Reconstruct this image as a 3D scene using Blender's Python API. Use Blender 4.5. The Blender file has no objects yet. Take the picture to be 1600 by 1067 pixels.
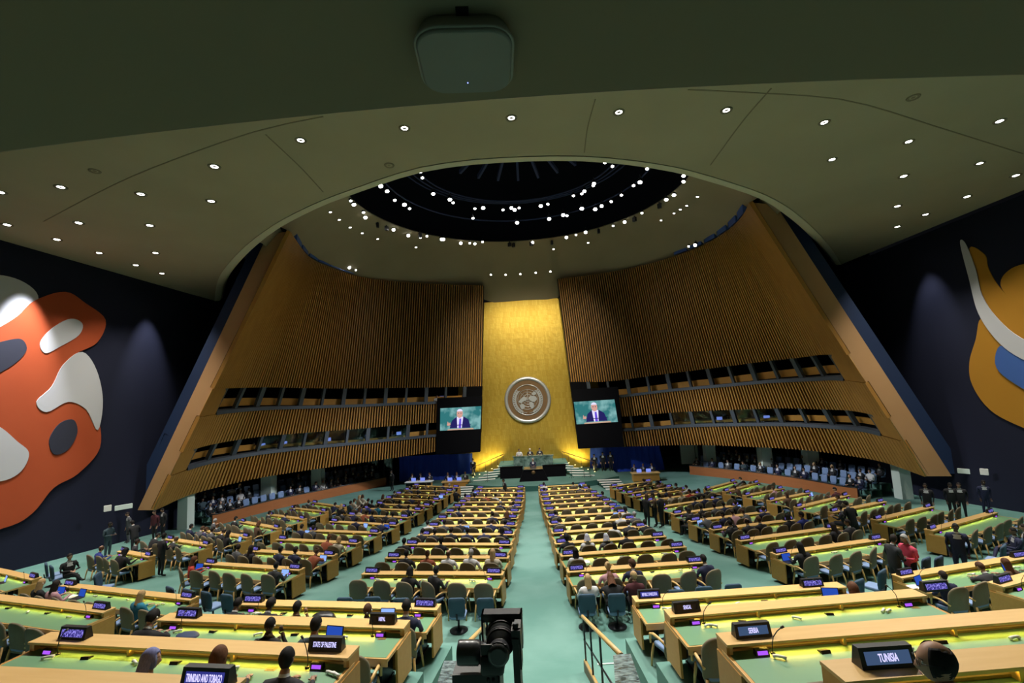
import bpy, bmesh, math, random
from mathutils import Vector, Matrix
from mathutils.bvhtree import BVHTree
random.seed(7)
C = bpy.context.scene.collection
SC = bpy.context.scene
PI = math.pi
# ------------------------------------------------------------------ camera, world, light, exposure
FPX, CX, CY, ROLL = 711.0, 800.0, 533.5, math.radians(3.2)
VPX, VPY = 830.0, 611.0
CAM = Vector((0, 0, 8.13))
_d = Vector(((VPX-CX)/FPX, -(VPY-CY)/FPX, -1)).normalized()
_u = Vector((-math.sin(ROLL), math.cos(ROLL), 0)); _u -= _d*_u.dot(_d); _u.normalize()
_r = _d.cross(_u)
ROT = Matrix((_r, _d, _u))
cd = bpy.data.cameras.new('camera'); cam = bpy.data.objects.new('camera', cd); C.objects.link(cam)
cd.sensor_width = 36; cd.lens = FPX/1600*36; cd.clip_start = .05; cd.clip_end = 300
cam.matrix_world = Matrix.Translation(CAM) @ ROT.to_4x4()
SC.camera = cam
w = bpy.data.worlds.new('world'); SC.world = w; w.use_nodes = True
w.node_tree.nodes['Background'].inputs[0].default_value = (.55, .6, .75, 1)
w.node_tree.nodes['Background'].inputs[1].default_value = .004
SC.view_settings.view_transform = 'Standard'; SC.view_settings.look = 'None'
SC.view_settings.exposure = 0.1; SC.view_settings.gamma = 1; SC.view_settings.use_curve_mapping = False

def spot(name, loc, tgt, watts, deg, col=(1, .96, .9), blend=.5, size=.15):
    l = bpy.data.lights.new(name, 'SPOT'); l.energy = watts; l.spot_size = math.radians(deg); l.spot_blend = blend
    l.color = col; l.shadow_soft_size = size
    o = bpy.data.objects.new(name, l); C.objects.link(o); o.location = loc
    o.rotation_euler = (Vector(tgt)-Vector(loc)).to_track_quat('-Z', 'Y').to_euler()
    return o
# stage light hanging in the dark dome, aimed at the seats
for k in range(10):
    a = 2*PI*k/10+.2
    spot('dome_lamp', (9*math.cos(a), 28.5+9*math.sin(a), 20.8), (7.5*math.cos(a), 24+8*math.sin(a), 0), 4600, 54, (1, .95, .88), .9, .3)
# lamps across the dome that reach under and onto the wood panels
for s in (-1, 1):
    for y, ty, e in ((24, 30, 2600), (29, 34, 2600), (34, 38, 2600)):
        spot('panel_lamp', (s*8, y, 20.9), (-s*18, ty, 8.5), e*.42, 44, (1, .93, .80), .9, .3)
    for y, tx, ty, e in ((22, 20.5, 27.5, 7000), (27, 19.8, 32, 8000), (32, 17.6, 36.6, 15000), (35, 14.6, 40, 17000)):
        spot('side_seat_fill', (s*9.5, y, 20.7), (-s*tx, ty, 1), e, 26, (.90, .95, 1), .8, .3)  # added fill for the side seats, in place of downlights under the panels
for x, y, tx, ty, e in ((0, 19.5, -.2, 12, 7500), (-4, 20.5, -1, 24, 6500), (4, 20.5, 1, 24, 6500), (-6, 22, -13, 12, 5500), (6, 22, 13, 12, 5500), (0, 22, 0, 40.5, 15000)):
    spot('dome_lamp', (x, y, 20.8), (tx, ty, 0), e, 46, (1, .97, .93), .9, .3)
# key light for the golden wall
for x in (-3, 3):
    spot('wall_lamp', (x, 30, 20.6), (x*.4, 46, 9), 4600, 60, (1, .92, .72), .9, .3)
    spot('wall_lamp', (x, 33, 20.6), (x*.4, 46, 3), 3000, 50, (1, .92, .72), .9, .3)
# picture lamps over the two murals
for s in (-1, 1):
    for y, e in ((10.5, 900), (16.5, 1100), (21.2, 2300), (28.6, 950)):
        spot('picture_lamp', (s*23.3, y, 16.3), (s*25.0, y+.05, 10.5), (e if s < 0 else e*.6)*2.3, 44, (.88, .91, 1), .85, .1)

# ------------------------------------------------------------------ pixel to place helpers
def ray(px, py): return ROT @ Vector(((px-CX)/FPX, -(py-CY)/FPX, -1))
def atz(px, py, z): v = ray(px, py); return CAM + v*((z-CAM.z)/v.z)
def aty(px, py, y): v = ray(px, py); return CAM + v*(y/v.y)
def atx(px, py, x): v = ray(px, py); return CAM + v*(x/v.x)
def proj(p):
    c = ROT.transposed() @ (Vector(p)-CAM); return CX+FPX*c.x/-c.z, CY-FPX*c.y/-c.z
FK = [(-4, 6.6), (3, 4.43), (7, 3.13), (11, 1.83), (12, 1.53), (15, 1.53), (32, 0), (62, 0)]
def fl(y):
    for (a, b), (c, d) in zip(FK, FK[1:]):
        if y <= c: return b+(d-b)*(y-a)/(c-a)
    return 0
def atf(px, py, h=0):
    v = ray(px, py); lo, hi = 2, 59
    for _ in range(50):
        m = (lo+hi)/2
        if CAM.z+v.z/v.y*m > fl(m)+h: lo = m
        else: hi = m
    return CAM + v*(lo/v.y)

# ------------------------------------------------------------------ materials
def mat(name, col, rough=.6, metal=0, emit=None, es=1.0, nz=None, bump=0, coat=0, spec=.5):
    m = bpy.data.materials.new(name); m.use_nodes = True; t = m.node_tree; b = t.nodes['Principled BSDF']
    b.inputs['Base Color'].default_value = (*col, 1); b.inputs['Roughness'].default_value = rough; b.inputs['Metallic'].default_value = metal
    b.inputs['Coat Weight'].default_value = coat; b.inputs['Specular IOR Level'].default_value = spec
    if emit: b.inputs['Emission Color'].default_value = (*emit, 1); b.inputs['Emission Strength'].default_value = es
    if nz:   # (scale xyz, col2, detail)
        sc, c2, fac = nz
        tc = t.nodes.new('ShaderNodeTexCoord'); mp = t.nodes.new('ShaderNodeMapping'); mp.inputs['Scale'].default_value = sc
        n = t.nodes.new('ShaderNodeTexNoise'); n.inputs['Scale'].default_value = 1; n.inputs['Detail'].default_value = 6
        r = t.nodes.new('ShaderNodeValToRGB'); r.color_ramp.elements[0].position = .5-fac; r.color_ramp.elements[1].position = .5+fac
        r.color_ramp.elements[0].color = (*col, 1); r.color_ramp.elements[1].color = (*c2, 1)
        t.links.new(tc.outputs['Object'], mp.inputs[0]); t.links.new(mp.outputs[0], n.inputs['Vector'])
        t.links.new(n.outputs[0], r.inputs[0]); t.links.new(r.outputs[0], b.inputs['Base Color'])
        if bump:
            bp = t.nodes.new('ShaderNodeBump'); bp.inputs['Strength'].default_value = bump; bp.inputs['Distance'].default_value = .02
            t.links.new(n.outputs[0], bp.inputs['Height']); t.links.new(bp.outputs[0], b.inputs['Normal'])
    return m
def emit(name, col, s, nz=None):
    m = bpy.data.materials.new(name); m.use_nodes = True; t = m.node_tree; t.nodes.clear()
    e = t.nodes.new('ShaderNodeEmission'); e.inputs[0].default_value = (*col, 1); e.inputs[1].default_value = s
    o = t.nodes.new('ShaderNodeOutputMaterial'); t.links.new(e.outputs[0], o.inputs[0])
    if nz:
        tc = t.nodes.new('ShaderNodeTexCoord'); mp = t.nodes.new('ShaderNodeMapping'); mp.inputs['Scale'].default_value = nz[0]
        n = t.nodes.new('ShaderNodeTexNoise'); n.inputs['Scale'].default_value = 1; n.inputs['Detail'].default_value = 3
        r = t.nodes.new('ShaderNodeValToRGB'); r.color_ramp.elements[0].position = nz[2]-.05; r.color_ramp.elements[1].position = nz[2]+.08
        r.color_ramp.elements[0].color = (*col, 1); r.color_ramp.elements[1].color = (*nz[1], 1)
        t.links.new(tc.outputs[nz[3] if len(nz) > 3 else 'Object'], mp.inputs[0]); t.links.new(mp.outputs[0], n.inputs['Vector'])
        t.links.new(n.outputs[0], r.inputs[0]); t.links.new(r.outputs[0], e.inputs[0])
    return m
M = dict(
 carpet=mat('teal_carpet', (.092, .215, .182), .95, nz=((.5, .5, .5), (.137, .272, .235), .12), bump=0),
 riser=mat('dark_green_riser', (.03, .12, .10), .8),
 plaster=mat('khaki_plaster', (.345, .28, .18), .85, nz=((.25, .25, .25), (.40, .325, .215), .25)),
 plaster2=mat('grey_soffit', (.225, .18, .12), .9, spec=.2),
 lip=mat('pale_plaster_lip', (.56, .50, .36), .8),
 navy=mat('slate_wall', (.0165, .018, .034), .85, nz=((.2, .2, .2), (.0195, .022, .04), .3), spec=.08),
 black=mat('black_plastic', (.008, .008, .01), .4),
 blackm=mat('matt_black', (.0035, .0035, .005), .9, spec=.08),
 dome=mat('dome_black', (.004, .005, .01), .9, spec=.1),
 rib=mat('dome_rib', (.03, .045, .13), .8),
 satin=mat('satin_black', (.04, .04, .048), .3, coat=.3),
 oak=mat('oak', (.60, .365, .125), .42, nz=((1.5, 14, 14), (.68, .44, .17), .3)),
 oakd=mat('oak_desk', (.48, .235, .045), .45, nz=((1.5, 14, 14), (.55, .285, .065), .3)),
 slat=mat('walnut_slat', (.33, .15, .027), .5, nz=((2, 2, .35), (.42, .205, .042), .3)),
 slatb=mat('slat_backing', (.02, .011, .004), .9),
 fin=mat('tan_panel', (.43, .235, .10), .6, nz=((.6, .6, .6), (.47, .265, .12), .3)),
 cherry=mat('cherry_wall', (.30, .095, .025), .5, nz=((1, 1, 9), (.36, .12, .035), .3)),
 bluep=mat('blue_paint', (.009, .027, .085), .7),
 bluew=mat('blue_curtain', (.012, .05, .50), .8, nz=((6, 6, .2), (.02, .075, .62), .3)),
 tan=mat('olive_tan_shell', (.15, .12, .07), .65, nz=((40, 40, 40), (.168, .136, .082), .3)),
 bseat=mat('pale_blue_fabric', (.17, .25, .42), .9),
 bback=mat('slate_blue_fabric', (.03, .065, .11), .85, nz=((60, 60, 60), (.037, .077, .125), .3)),
 green=mat('green_desk_leather', (.115, .25, .13), .45, nz=((2, 2, 2), (.13, .275, .145), .3)),
 steel=mat('dark_steel', (.03, .033, .04), .4, .7),
 bar=mat('slate_metal', (.075, .09, .115), .5, .3),
 white=mat('white_plastic', (.75, .74, .70), .4),
 pillar=mat('pale_pillar', (.62, .70, .64), .7),
 stripw=mat('white_strip', (.75, .78, .74), .7),
 marble=mat('green_marble', (.035, .075, .065), .25, nz=((3, 3, 3), (.17, .26, .24), .16)),
 marbleb=mat('dark_veined_marble', (.012, .026, .026), .22, nz=((11, 11, 4), (.30, .40, .41), .16)),
 silver=mat('emblem_silver', (.52, .53, .54), .35, .6),
 bronze=mat('emblem_bronze', (.15, .085, .035), .5, .3),
 orange=mat('mural_orange', (.38, .056, .009), .8, nz=((.5, .5, .5), (.43, .07, .014), .3)),
 mwhite=mat('mural_white', (.50, .50, .52), .8),
 mnavy=mat('mural_slate', (.02, .022, .04), .8),
 must=mat('mural_mustard', (.42, .19, .008), .8),
 mblue=mat('mural_blue', (.04, .11, .36), .8),
 mline=mat('mural_line', (.012, .012, .015), .8),
 glow=emit('desk_strip_light', (1, .82, .2), 1.2),
 lamp=emit('lamp_white', (1, .98, .94), 14),
 lampb=emit('lamp_cool', (.9, .95, 1), 12),
 uplight=emit('step_light', (1, .85, .35), 5),
 sign=emit('sign_blue', (.022, .016, .17), 1.0, ((75, 1, 26), (.36, .31, .95), .53, 'Object')),
 signbg=emit('sign_panel', (.03, .035, .22), 1.0),
 signbg2=emit('sign_panel_dim', (.045, .08, .16), 1.0),
 signtx=emit('sign_letters', (.62, .58, 1.0), 1.3),
 purple=emit('purple_display', (.42, .10, .95), 1.0),
 scr=emit('laptop_blue', (.02, .07, .42), 1.0),
 scrl=emit('laptop_pale', (.28, .45, .95), 1.0),
 led=emit('led_blue', (.2, .25, 1), 4),
 scrbg=emit('video_backdrop', (.03, .17, .18), 1.0, ((.7, .7, .7), (.20, .42, .42), .5)),
 vskin=emit('video_skin', (.62, .33, .27), 1.0), vsuit=emit('video_suit', (.018, .016, .11), 1.0), vshirt=emit('video_shirt', (.75, .72, .95), 1.0),
 vtie=emit('video_tie', (.12, .06, .62), 1.0), vwood=emit('video_wood', (.55, .36, .26), 1.0),
 monitor=emit('booth_monitor', (.22, .3, .9), .9),
 duct=mat('blue_lit_duct_tint', (.05, .13, .48), .4, .2),  # blue light falling on the ducts is put into this colour
 paper=mat('paper', (.8, .8, .78), .8),
)
g = bpy.data.materials.new('clear_glass'); g.use_nodes = True; t = g.node_tree; t.nodes.clear()
a = t.nodes.new('ShaderNodeBsdfTransparent'); a.inputs[0].default_value = (.82, .9, .88, 1)
b = t.nodes.new('ShaderNodeBsdfGlossy'); b.inputs[1].default_value = .05; x = t.nodes.new('ShaderNodeMixShader'); x.inputs[0].default_value = .07
o = t.nodes.new('ShaderNodeOutputMaterial'); t.links.new(a.outputs[0], x.inputs[1]); t.links.new(b.outputs[0], x.inputs[2]); t.links.new(x.outputs[0], o.inputs[0])
M['glass'] = g
# gold leaf wall
g = mat('gold_leaf', (.50, .33, .045), .42, .75); t = g.node_tree; b = t.nodes['Principled BSDF']
tc = t.nodes.new('ShaderNodeTexCoord'); br = t.nodes.new('ShaderNodeTexBrick'); mp = t.nodes.new('ShaderNodeMapping'); mp.inputs['Rotation'].default_value = (PI/2, 0, 0)
br.inputs['Scale'].default_value = 1.6; br.inputs['Color1'].default_value = (.50, .33, .045, 1); br.inputs['Color2'].default_value = (.58, .40, .07, 1); br.inputs['Mortar'].default_value = (.45, .30, .04, 1)
br.inputs['Mortar Size'].default_value = .012; br.inputs['Brick Width'].default_value = .3; br.inputs['Row Height'].default_value = .9
n = t.nodes.new('ShaderNodeTexNoise'); n.inputs['Scale'].default_value = 3; n.inputs['Detail'].default_value = 8
bp = t.nodes.new('ShaderNodeBump'); bp.inputs['Strength'].default_value = .35; bp.inputs['Distance'].default_value = .05
t.links.new(tc.outputs['Object'], mp.inputs[0]); t.links.new(mp.outputs[0], br.inputs['Vector']); t.links.new(br.outputs[0], b.inputs['Base Color'])
t.links.new(tc.outputs['Object'], n.inputs['Vector']); t.links.new(n.outputs[0], bp.inputs['Height']); t.links.new(bp.outputs[0], b.inputs['Normal'])
M['gold'] = g

# ------------------------------------------------------------------ mesh helpers
class G:
    def __init__(s): s.v = []; s.f = []; s.m = []; s.sm = []
    def add(s, vs, fs, m=0, smooth=False):
        n = len(s.v); s.v += [tuple(p) for p in vs]
        for f in fs: s.f.append([i+n for i in f]); s.m.append(m); s.sm.append(smooth)
        return s
    def box(s, x0, x1, y0, y1, z0, z1, m=0, T=None):
        vs = [Vector((x, y, z)) for x in (x0, x1) for y in (y0, y1) for z in (z0, z1)]
        if T: vs = [T @ p for p in vs]
        return s.add(vs, [(0, 1, 3, 2), (4, 6, 7, 5), (0, 4, 5, 1), (2, 3, 7, 6), (0, 2, 6, 4), (1, 5, 7, 3)], m)
    def hexa(s, vs, m=0):
        return s.add(vs, [(0, 1, 3, 2), (4, 6, 7, 5), (0, 4, 5, 1), (2, 3, 7, 6), (0, 2, 6, 4), (1, 5, 7, 3)], m)
    def tube(s, pts, rad, n=8, m=0, caps=True):
        pts = [Vector(p) for p in pts]; R = rad if isinstance(rad, (list, tuple)) else [rad]*len(pts)
        vs = []; up = None
        for i, p in enumerate(pts):
            d = (pts[min(i+1, len(pts)-1)]-pts[max(i-1, 0)]).normalized()
            if up is None: up = Vector((0, 0, 1)) if abs(d.z) < .9 else Vector((1, 0, 0))
            a = d.cross(up).normalized(); b = a.cross(d); up = b
            vs += [p+(a*math.cos(2*PI*k/n)+b*math.sin(2*PI*k/n))*R[i] for k in range(n)]
        fs = [(i*n+k, i*n+(k+1) % n, (i+1)*n+(k+1) % n, (i+1)*n+k) for i in range(len(pts)-1) for k in range(n)]
        s.add(vs, fs, m, True)
        if caps:
            q = len(s.v)-len(vs); s.f += [[q+k for k in range(n)][::-1], [q+(len(pts)-1)*n+k for k in range(n)]]; s.m += [m, m]; s.sm += [False, False]
        return s
    def lathe(s, prof, n=16, m=0, T=None, smooth=True):
        vs = [Vector((r*math.cos(2*PI*k/n), r*math.sin(2*PI*k/n), z)) for r, z in prof for k in range(n)]
        if T: vs = [T @ p for p in vs]
        fs = [(i*n+k, i*n+(k+1) % n, (i+1)*n+(k+1) % n, (i+1)*n+k) for i in range(len(prof)-1) for k in range(n)]
        s.add(vs, fs, m, smooth); q = len(s.v)-len(vs)
        s.f += [[q+k for k in range(n)][::-1], [q+(len(prof)-1)*n+k for k in range(n)]]; s.m += [m, m]; s.sm += [False, False]
        return s
    def prism(s, pts, off, m=0):   # polygon of 3-D points pushed along off
        n = len(pts); off = Vector(off)
        vs = [Vector(p) for p in pts]+[Vector(p)+off for p in pts]
        return s.add(vs, [list(range(n))[::-1], list(range(n, 2*n))]+[(k, (k+1) % n, n+(k+1) % n, n+k) for k in range(n)], m)
    def grid(s, rows, m=0, smooth=True, closed=False):
        nr, nc = len(rows), len(rows[0]); vs = [p for r in rows for p in r]
        fs = [(i*nc+k, i*nc+(k+1) % nc, (i+1)*nc+(k+1) % nc, (i+1)*nc+k) for i in range(nr-1) for k in range(nc if closed else nc-1)]
        return s.add(vs, fs, m, smooth)
    def mesh(s, name, mats):
        me = bpy.data.meshes.new(name); me.from_pydata(s.v, [], s.f); me.update()
        for k in (mats if isinstance(mats, (list, tuple)) else [mats]): me.materials.append(M[k] if isinstance(k, str) else k)
        me.polygons.foreach_set('material_index', s.m); me.polygons.foreach_set('use_smooth', s.sm)
        bm = bmesh.new(); bm.from_mesh(me); bmesh.ops.recalc_face_normals(bm, faces=bm.faces); bm.to_mesh(me); bm.free()
        return me
KIDS = {}
def obj(name, me, parent=None, loc=None, rz=0, **kw):
    o = bpy.data.objects.new(name, me); C.objects.link(o)
    if parent: o.parent = parent; KIDS.setdefault(parent.name, []).append(o)
    if loc is not None: o.location = loc
    if rz: o.rotation_euler[2] = rz
    for k, v in kw.items(): o[k] = v
    return o
def tag(o, label, cat, group=None):
    o['label'] = label; o['category'] = cat
    if group: o['group'] = group
    return o
def struct(name, g, m, label):
    o = obj(name, g.mesh(name, m)); o['kind'] = 'structure'; o['label'] = label
    return o
def empty(name, loc, rz=0):
    o = bpy.data.objects.new(name, None); C.objects.link(o); o.location = loc; o.rotation_euler[2] = rz; o.empty_display_size = .1
    return o
def copytree(o, parent=None):
    c = o.copy(); C.objects.link(c)
    if parent: c.parent = parent
    for ch in KIDS.get(o.name, ()): copytree(ch, c)
    return c
ORD = 'zeroth first second third fourth fifth sixth seventh eighth ninth tenth eleventh twelfth thirteenth fourteenth fifteenth sixteenth seventeenth eighteenth nineteenth twentieth'.split()
ORD += ['twenty-'+w for w in ORD[1:10]]+['thirtieth']+['thirty-'+w for w in ORD[1:10]]+['fortieth']+['forty-'+w for w in ORD[1:10]]
def lerp(a, b, t): return a+(b-a)*t
def resample(pts, n):
    L = [0]
    for p, q in zip(pts, pts[1:]): L.append(L[-1]+(q-p).length)
    out = []; 
    for i in range(n):
        s = L[-1]*i/(n-1); k = 0
        while k < len(L)-2 and L[k+1] < s: k += 1
        out.append(lerp(pts[k], pts[k+1], (s-L[k])/(L[k+1]-L[k])))
    return out
def smoothpath(pts, n):   # Catmull-Rom
    P = [pts[0]*2-pts[1]]+pts+[pts[-1]*2-pts[-2]]; out = []
    for i in range(1, len(P)-2):
        for k in range(8):
            t = k/8; a, b, c, d = P[i-1:i+3]
            out.append(.5*((2*b)+(c-a)*t+(2*a-5*b+4*c-d)*t*t+(-a+3*b-3*c+d)*t**3))
    out.append(pts[-1]); return resample(out, n)

#=====PART2
# ================================================================== STRUCTURE
# floor
ys = sorted(set([k[0] for k in FK if -4 < k[0] < 50]+[-3.9, 55])); rows = [[(x, y, fl(y)) for x in (-27, -14, 0, 14, 27)] for y in ys]
struct('floor', G().grid(rows, smooth=False), 'carpet', 'teal carpeted floor sloping down towards the stage')
# side walls
for s, nm in ((-1, 'left'), (1, 'right')):
    gg = G(); gg.hexa([(s*25, -3, 2.5), (s*25, -3, 16.6), (s*25, 36, -.5), (s*25, 36, 16.6), (s*25.4, -3, 2.5), (s*25.4, -3, 16.6), (s*25.4, 36, -.5), (s*25.4, 36, 16.6)])
    struct('wall_'+nm, gg, 'navy', 'dark slate side wall on the %s of the hall, carrying the mural' % nm)
    gg = G().box(s*26.4, s*27, 36, 56, -.5, 22)
    gg.box(min(s*25.4, s*27), max(s*25.4, s*27), 35.8, 36.2, -.5, 22)
    struct('wall_side_%s' % nm, gg, 'blackm', 'black lobby wall behind the %s wood panel' % nm)
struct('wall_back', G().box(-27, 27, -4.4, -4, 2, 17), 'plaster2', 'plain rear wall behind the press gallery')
gg = G().box(-27, -7, 53, 53.4, -.5, 22).box(7, 27, 53, 53.4, -.5, 22)
struct('wall_rear_lobby', gg, 'blackm', 'black end wall behind the wood panels')
# gold wall
gw = G().box(-9, 9, 46, 46.4, -.5, 17.43)
struct('wall_front', gw, 'gold', 'tall gold leaf wall behind the stage')
# main ceiling with the arched edge
ZC = 8.47+8.13
AP = [(335, 470), (338, 447), (347, 425), (375, 392), (420, 356), (480, 323), (545, 297), (640, 265), (720, 251), (800, 245), (880, 243), (950, 246), (1030, 256), (1100, 272), (1200, 306), (1255, 342), (1290, 377), (1308, 402), (1315, 413)]
arch = [atz(x, y, ZC) for x, y in AP]
arch = [Vector((max(-25, min(25, p.x)), p.y, ZC)) for p in arch]
arch = smoothpath(arch, 64)
gg = G(); gg.grid([[Vector((p.x, -4, ZC)) for p in arch], arch, [p+Vector((0, .02, .5)) for p in arch], [Vector((p.x, -4, ZC+.5)) for p in arch]], smooth=False)
struct('ceiling', gg, 'plaster', 'khaki plaster ceiling ending in a wide arch')
cen = Vector((0, 29*1.41, ZC))
out = [(p-Vector((-.3, 40, ZC))).normalized() for p in arch]
gg = G(); gg.grid([[p-o*0+Vector((0, 0, -.03)) for p, o in zip(arch, out)], [p-o*.35+Vector((0, 0, -.02)) for p, o in zip(arch, out)], [p-o*.6+Vector((0, 0, .22)) for p, o in zip(arch, out)], [p-o*.5+Vector((0, 0, .45)) for p, o in zip(arch, out)], [p+Vector((0, 0, .45)) for p in arch]])
struct('trim_1', gg, 'lip', 'pale rounded lip along the ceiling arch')
# thin joints in the plaster: shallow strips
def seam(pxs, nm):
    pts = smoothpath([atz(x, y, ZC) for x, y in pxs], 14); gg = G()
    for p, q in zip(pts, pts[1:]):
        d = (q-p).normalized(); n = Vector((-d.y, d.x, 0))*.02
        gg.hexa([p-n, p-n-Vector((0, 0, .012)), p+n, p+n-Vector((0, 0, .012)), q-n, q-n-Vector((0, 0, .012)), q+n, q+n-Vector((0, 0, .012))])
    struct(nm, gg, 'plaster2', 'fine joint line in the khaki plaster ceiling')
seam([(68, 346), (175, 290), (270, 250), (400, 205), (505, 182)], 'trim_2')
seam([(1075, 140), (1200, 146), (1330, 158), (1470, 200), (1598, 240)], 'trim_3')
seam([(1205, 138), (1160, 190), (1110, 258)], 'trim_4')
seam([(415, 210), (470, 262), (505, 300)], 'trim_5')
seam([(930, 155), (918, 200), (913, 238)], 'trim_6')
# low soffit right above the camera
ZS = 8.13+.65
ed = smoothpath([atz(x, y, ZS) for x, y in ((-260, 280), (0, 237), (400, 189), (800, 153), (1200, 130), (1600, 116), (1850, 112))], 24)
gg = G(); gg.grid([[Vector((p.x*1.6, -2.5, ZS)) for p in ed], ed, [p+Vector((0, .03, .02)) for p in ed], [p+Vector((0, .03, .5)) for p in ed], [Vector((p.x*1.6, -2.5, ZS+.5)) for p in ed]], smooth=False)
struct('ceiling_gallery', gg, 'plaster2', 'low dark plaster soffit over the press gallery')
# bowl between the arch, the panels and the dome opening
ZO, OC, OR = 13.5+8.13, Vector((-.1, 28.5, 0)), 11.24
TOPL = [atz(x, y, 19.13) if x < 650 else aty(x, y, 42.9 if x < 700 else 44.3) for x, y in ((452, 361), (470, 387), (485, 403), (510, 416), (560, 432), (620, 440), (690, 444), (757, 446))]
TOPR = [atz(x, y, 19.13) if x > 950 else aty(x, y, 43.1 if x > 900 else 44.1) for x, y in ((1172, 316), (1160, 338), (1135, 362), (1095, 385), (1040, 405), (980, 420), (920, 430), (870, 436))]
def outward(P, d, z): return [Vector((p.x+(p-OC).x/math.hypot((p-OC).x, (p-OC).y)*d, p.y+(p-OC).y/math.hypot((p-OC).x, (p-OC).y)*d, z)) for p in P]
oc = [Vector((0, 45.95, 17.43)), Vector((-4.0, 45.95, 17.43))]+[p for p in outward(TOPL, 1.6, 18.3)][::-1]
oc += [Vector((-14.5, 22.5, 17.2)), Vector((-9, 18.6, 17)), Vector((-4.5, 16.6, 17)), Vector((0, 15.9, 17)), Vector((4.5, 16.6, 17)), Vector((9, 18.6, 17)), Vector((14.5, 22.5, 17.2))]
oc += [p for p in outward(TOPR, 1.6, 18.3)]+[Vector((3.2, 45.95, 17.43)), Vector((0, 45.95, 17.43))]
oc = smoothpath(oc, 96)[:-1]
inner = []
for p in oc:
    d = (p-OC); d.z = 0; d.normalize(); inner.append(OC+d*OR+Vector((0, 0, ZO)))
bowl = G()
bowl.grid([[lerp(a, b, t)+Vector((0, 0, .9*math.sin(t*PI))) for a, b in zip(inner, oc)] for t in (0, .12, .25, .4, .55, .7, .85, 1)], closed=True)
bo = struct('ceiling_bowl', bowl, 'plaster', 'khaki plaster bowl around the dark dome opening')
bvh = BVHTree.FromPolygons([Vector(v) for v in bowl.v], bowl.f)
dg = G()
T0 = Matrix.Translation(OC)
n = 64
def ringp(r, z): return [OC+Vector((r*math.cos(2*PI*k/n), r*math.sin(2*PI*k/n), z)) for k in range(n)]
dg.grid([ringp(OR, ZO-.05), ringp(OR+.12, ZO+.1), ringp(OR+.1, ZO+2), ringp(OR*.8, ZO+4.2), ringp(OR*.45, ZO+5.6), ringp(.05, ZO+6)], closed=True)
struct('ceiling_dome', dg, 'dome', 'black dome interior above the round opening')
dome = tag(empty('dome_rigging', OC+Vector((0, 0, ZO))), 'blue-black ribs and ring trusses inside the dark dome opening', 'rigging')
for k in range(24):
    a = 2*PI*k/24; d = Vector((math.cos(a), math.sin(a), 0)); e = Vector((-d.y, d.x, 0))*.09
    p, q = d*1.6+Vector((0, 0, 4.3)), d*6.2+Vector((0, 0, 3.2)); u = Vector((0, 0, .3))
    obj('rib', G().hexa([p-e, p-e+u, p+e, p+e+u, q-e, q-e+u, q+e, q+e+u]).mesh('rib', 'rib'), dome)
RINGS = ((6.9, 1.6), (9.0, .75), (11.0, -.1))
for r, z in RINGS[:2]+((7.5, 1.75), (8.1, 1.9)):
    gg = G(); gg.tube([Vector((r*math.cos(2*PI*k/48), r*math.sin(2*PI*k/48), z+.25)) for k in range(49)], .05, 6)
    obj('ring_truss', gg.mesh('ring_truss', 'rib'), dome)
# dome spotlights: a can with a lens, hung on one of the rings
sp = G().lathe([(.05, .34), (.12, .3), (.13, .02), (.10, 0)], 12); yo = G().tube([(0, -.15, .2), (0, -.15, .42), (0, .15, .42), (0, .15, .2)], .02, 6)
ln = G().lathe([(.001, -.03), (.08, -.025), (.115, -.005), (.115, .01), (.001, .012)], 12)
mcan, myoke, mlens = sp.mesh('can', 'black'), yo.mesh('yoke', 'black'), ln.mesh('lens', 'lamp')
spot0 = None; cnt = {}
def stage_spot(p, ring, sc=1.0, aim=None):
    global spot0
    cnt[ring] = cnt.get(ring, 0)+1
    o = empty('stage_spotlight', p)
    obj('can', mcan, o); obj('yoke', myoke, o); obj('lens', mlens, o)
    o.scale = (sc, sc, sc)
    tag(o, 'white-lit stage spotlight, %s from the left on the %s' % (ORD[cnt[ring]], ring), 'spotlight', 'stage spotlights in the dome')
    if aim: o.rotation_euler = (Vector(aim)-Vector(p)).to_track_quat('-Z', 'Y').to_euler()
LIN = [(657, 268), (660, 278), (677, 303), (703, 312), (708, 317), (742, 326), (755, 325), (786, 328), (799, 325), (804, 328), (811, 325), (845, 322), (856, 319), (896, 306), (909, 303), (913, 299), (928, 287), (927, 290), (945, 254), (957, 260)]
LMI = [(595, 291), (605, 299), (617, 313), (632, 320), (640, 326), (739, 341), (808, 348), (858, 342), (880, 336), (886, 337), (909, 326), (930, 327), (940, 322), (955, 315), (971, 305), (990, 290), (1000, 285), (1011, 264), (1013, 253)]
LRI = [(540, 297), (548, 314), (553, 320), (568, 332), (571, 340), (590, 351), (615, 359), (638, 368), (657, 371), (667, 369), (690, 374), (693, 374), (720, 380), (734, 380), (742, 381), (754, 378), (832, 379), (885, 371), (900, 367), (915, 363), (958, 353), (976, 347), (1003, 333), (1031, 321), (1041, 312), (1053, 305), (1068, 284), (1068, 275), (1073, 266)]
for L, (r, z), nm in ((LIN, RINGS[0], 'inner ring of the dome'), (LMI, RINGS[1], 'middle ring of the dome'), (LRI, RINGS[2], 'dome rim')):
    for px, py in L:
        p = atz(px, py, ZO+z-.1); stage_spot(p, nm, random.choice((.9, 1.15, 1.3)) if nm != 'dome rim' else random.choice((.8, 1, 1.15)), (p.x*.3, 22, 0))
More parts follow.
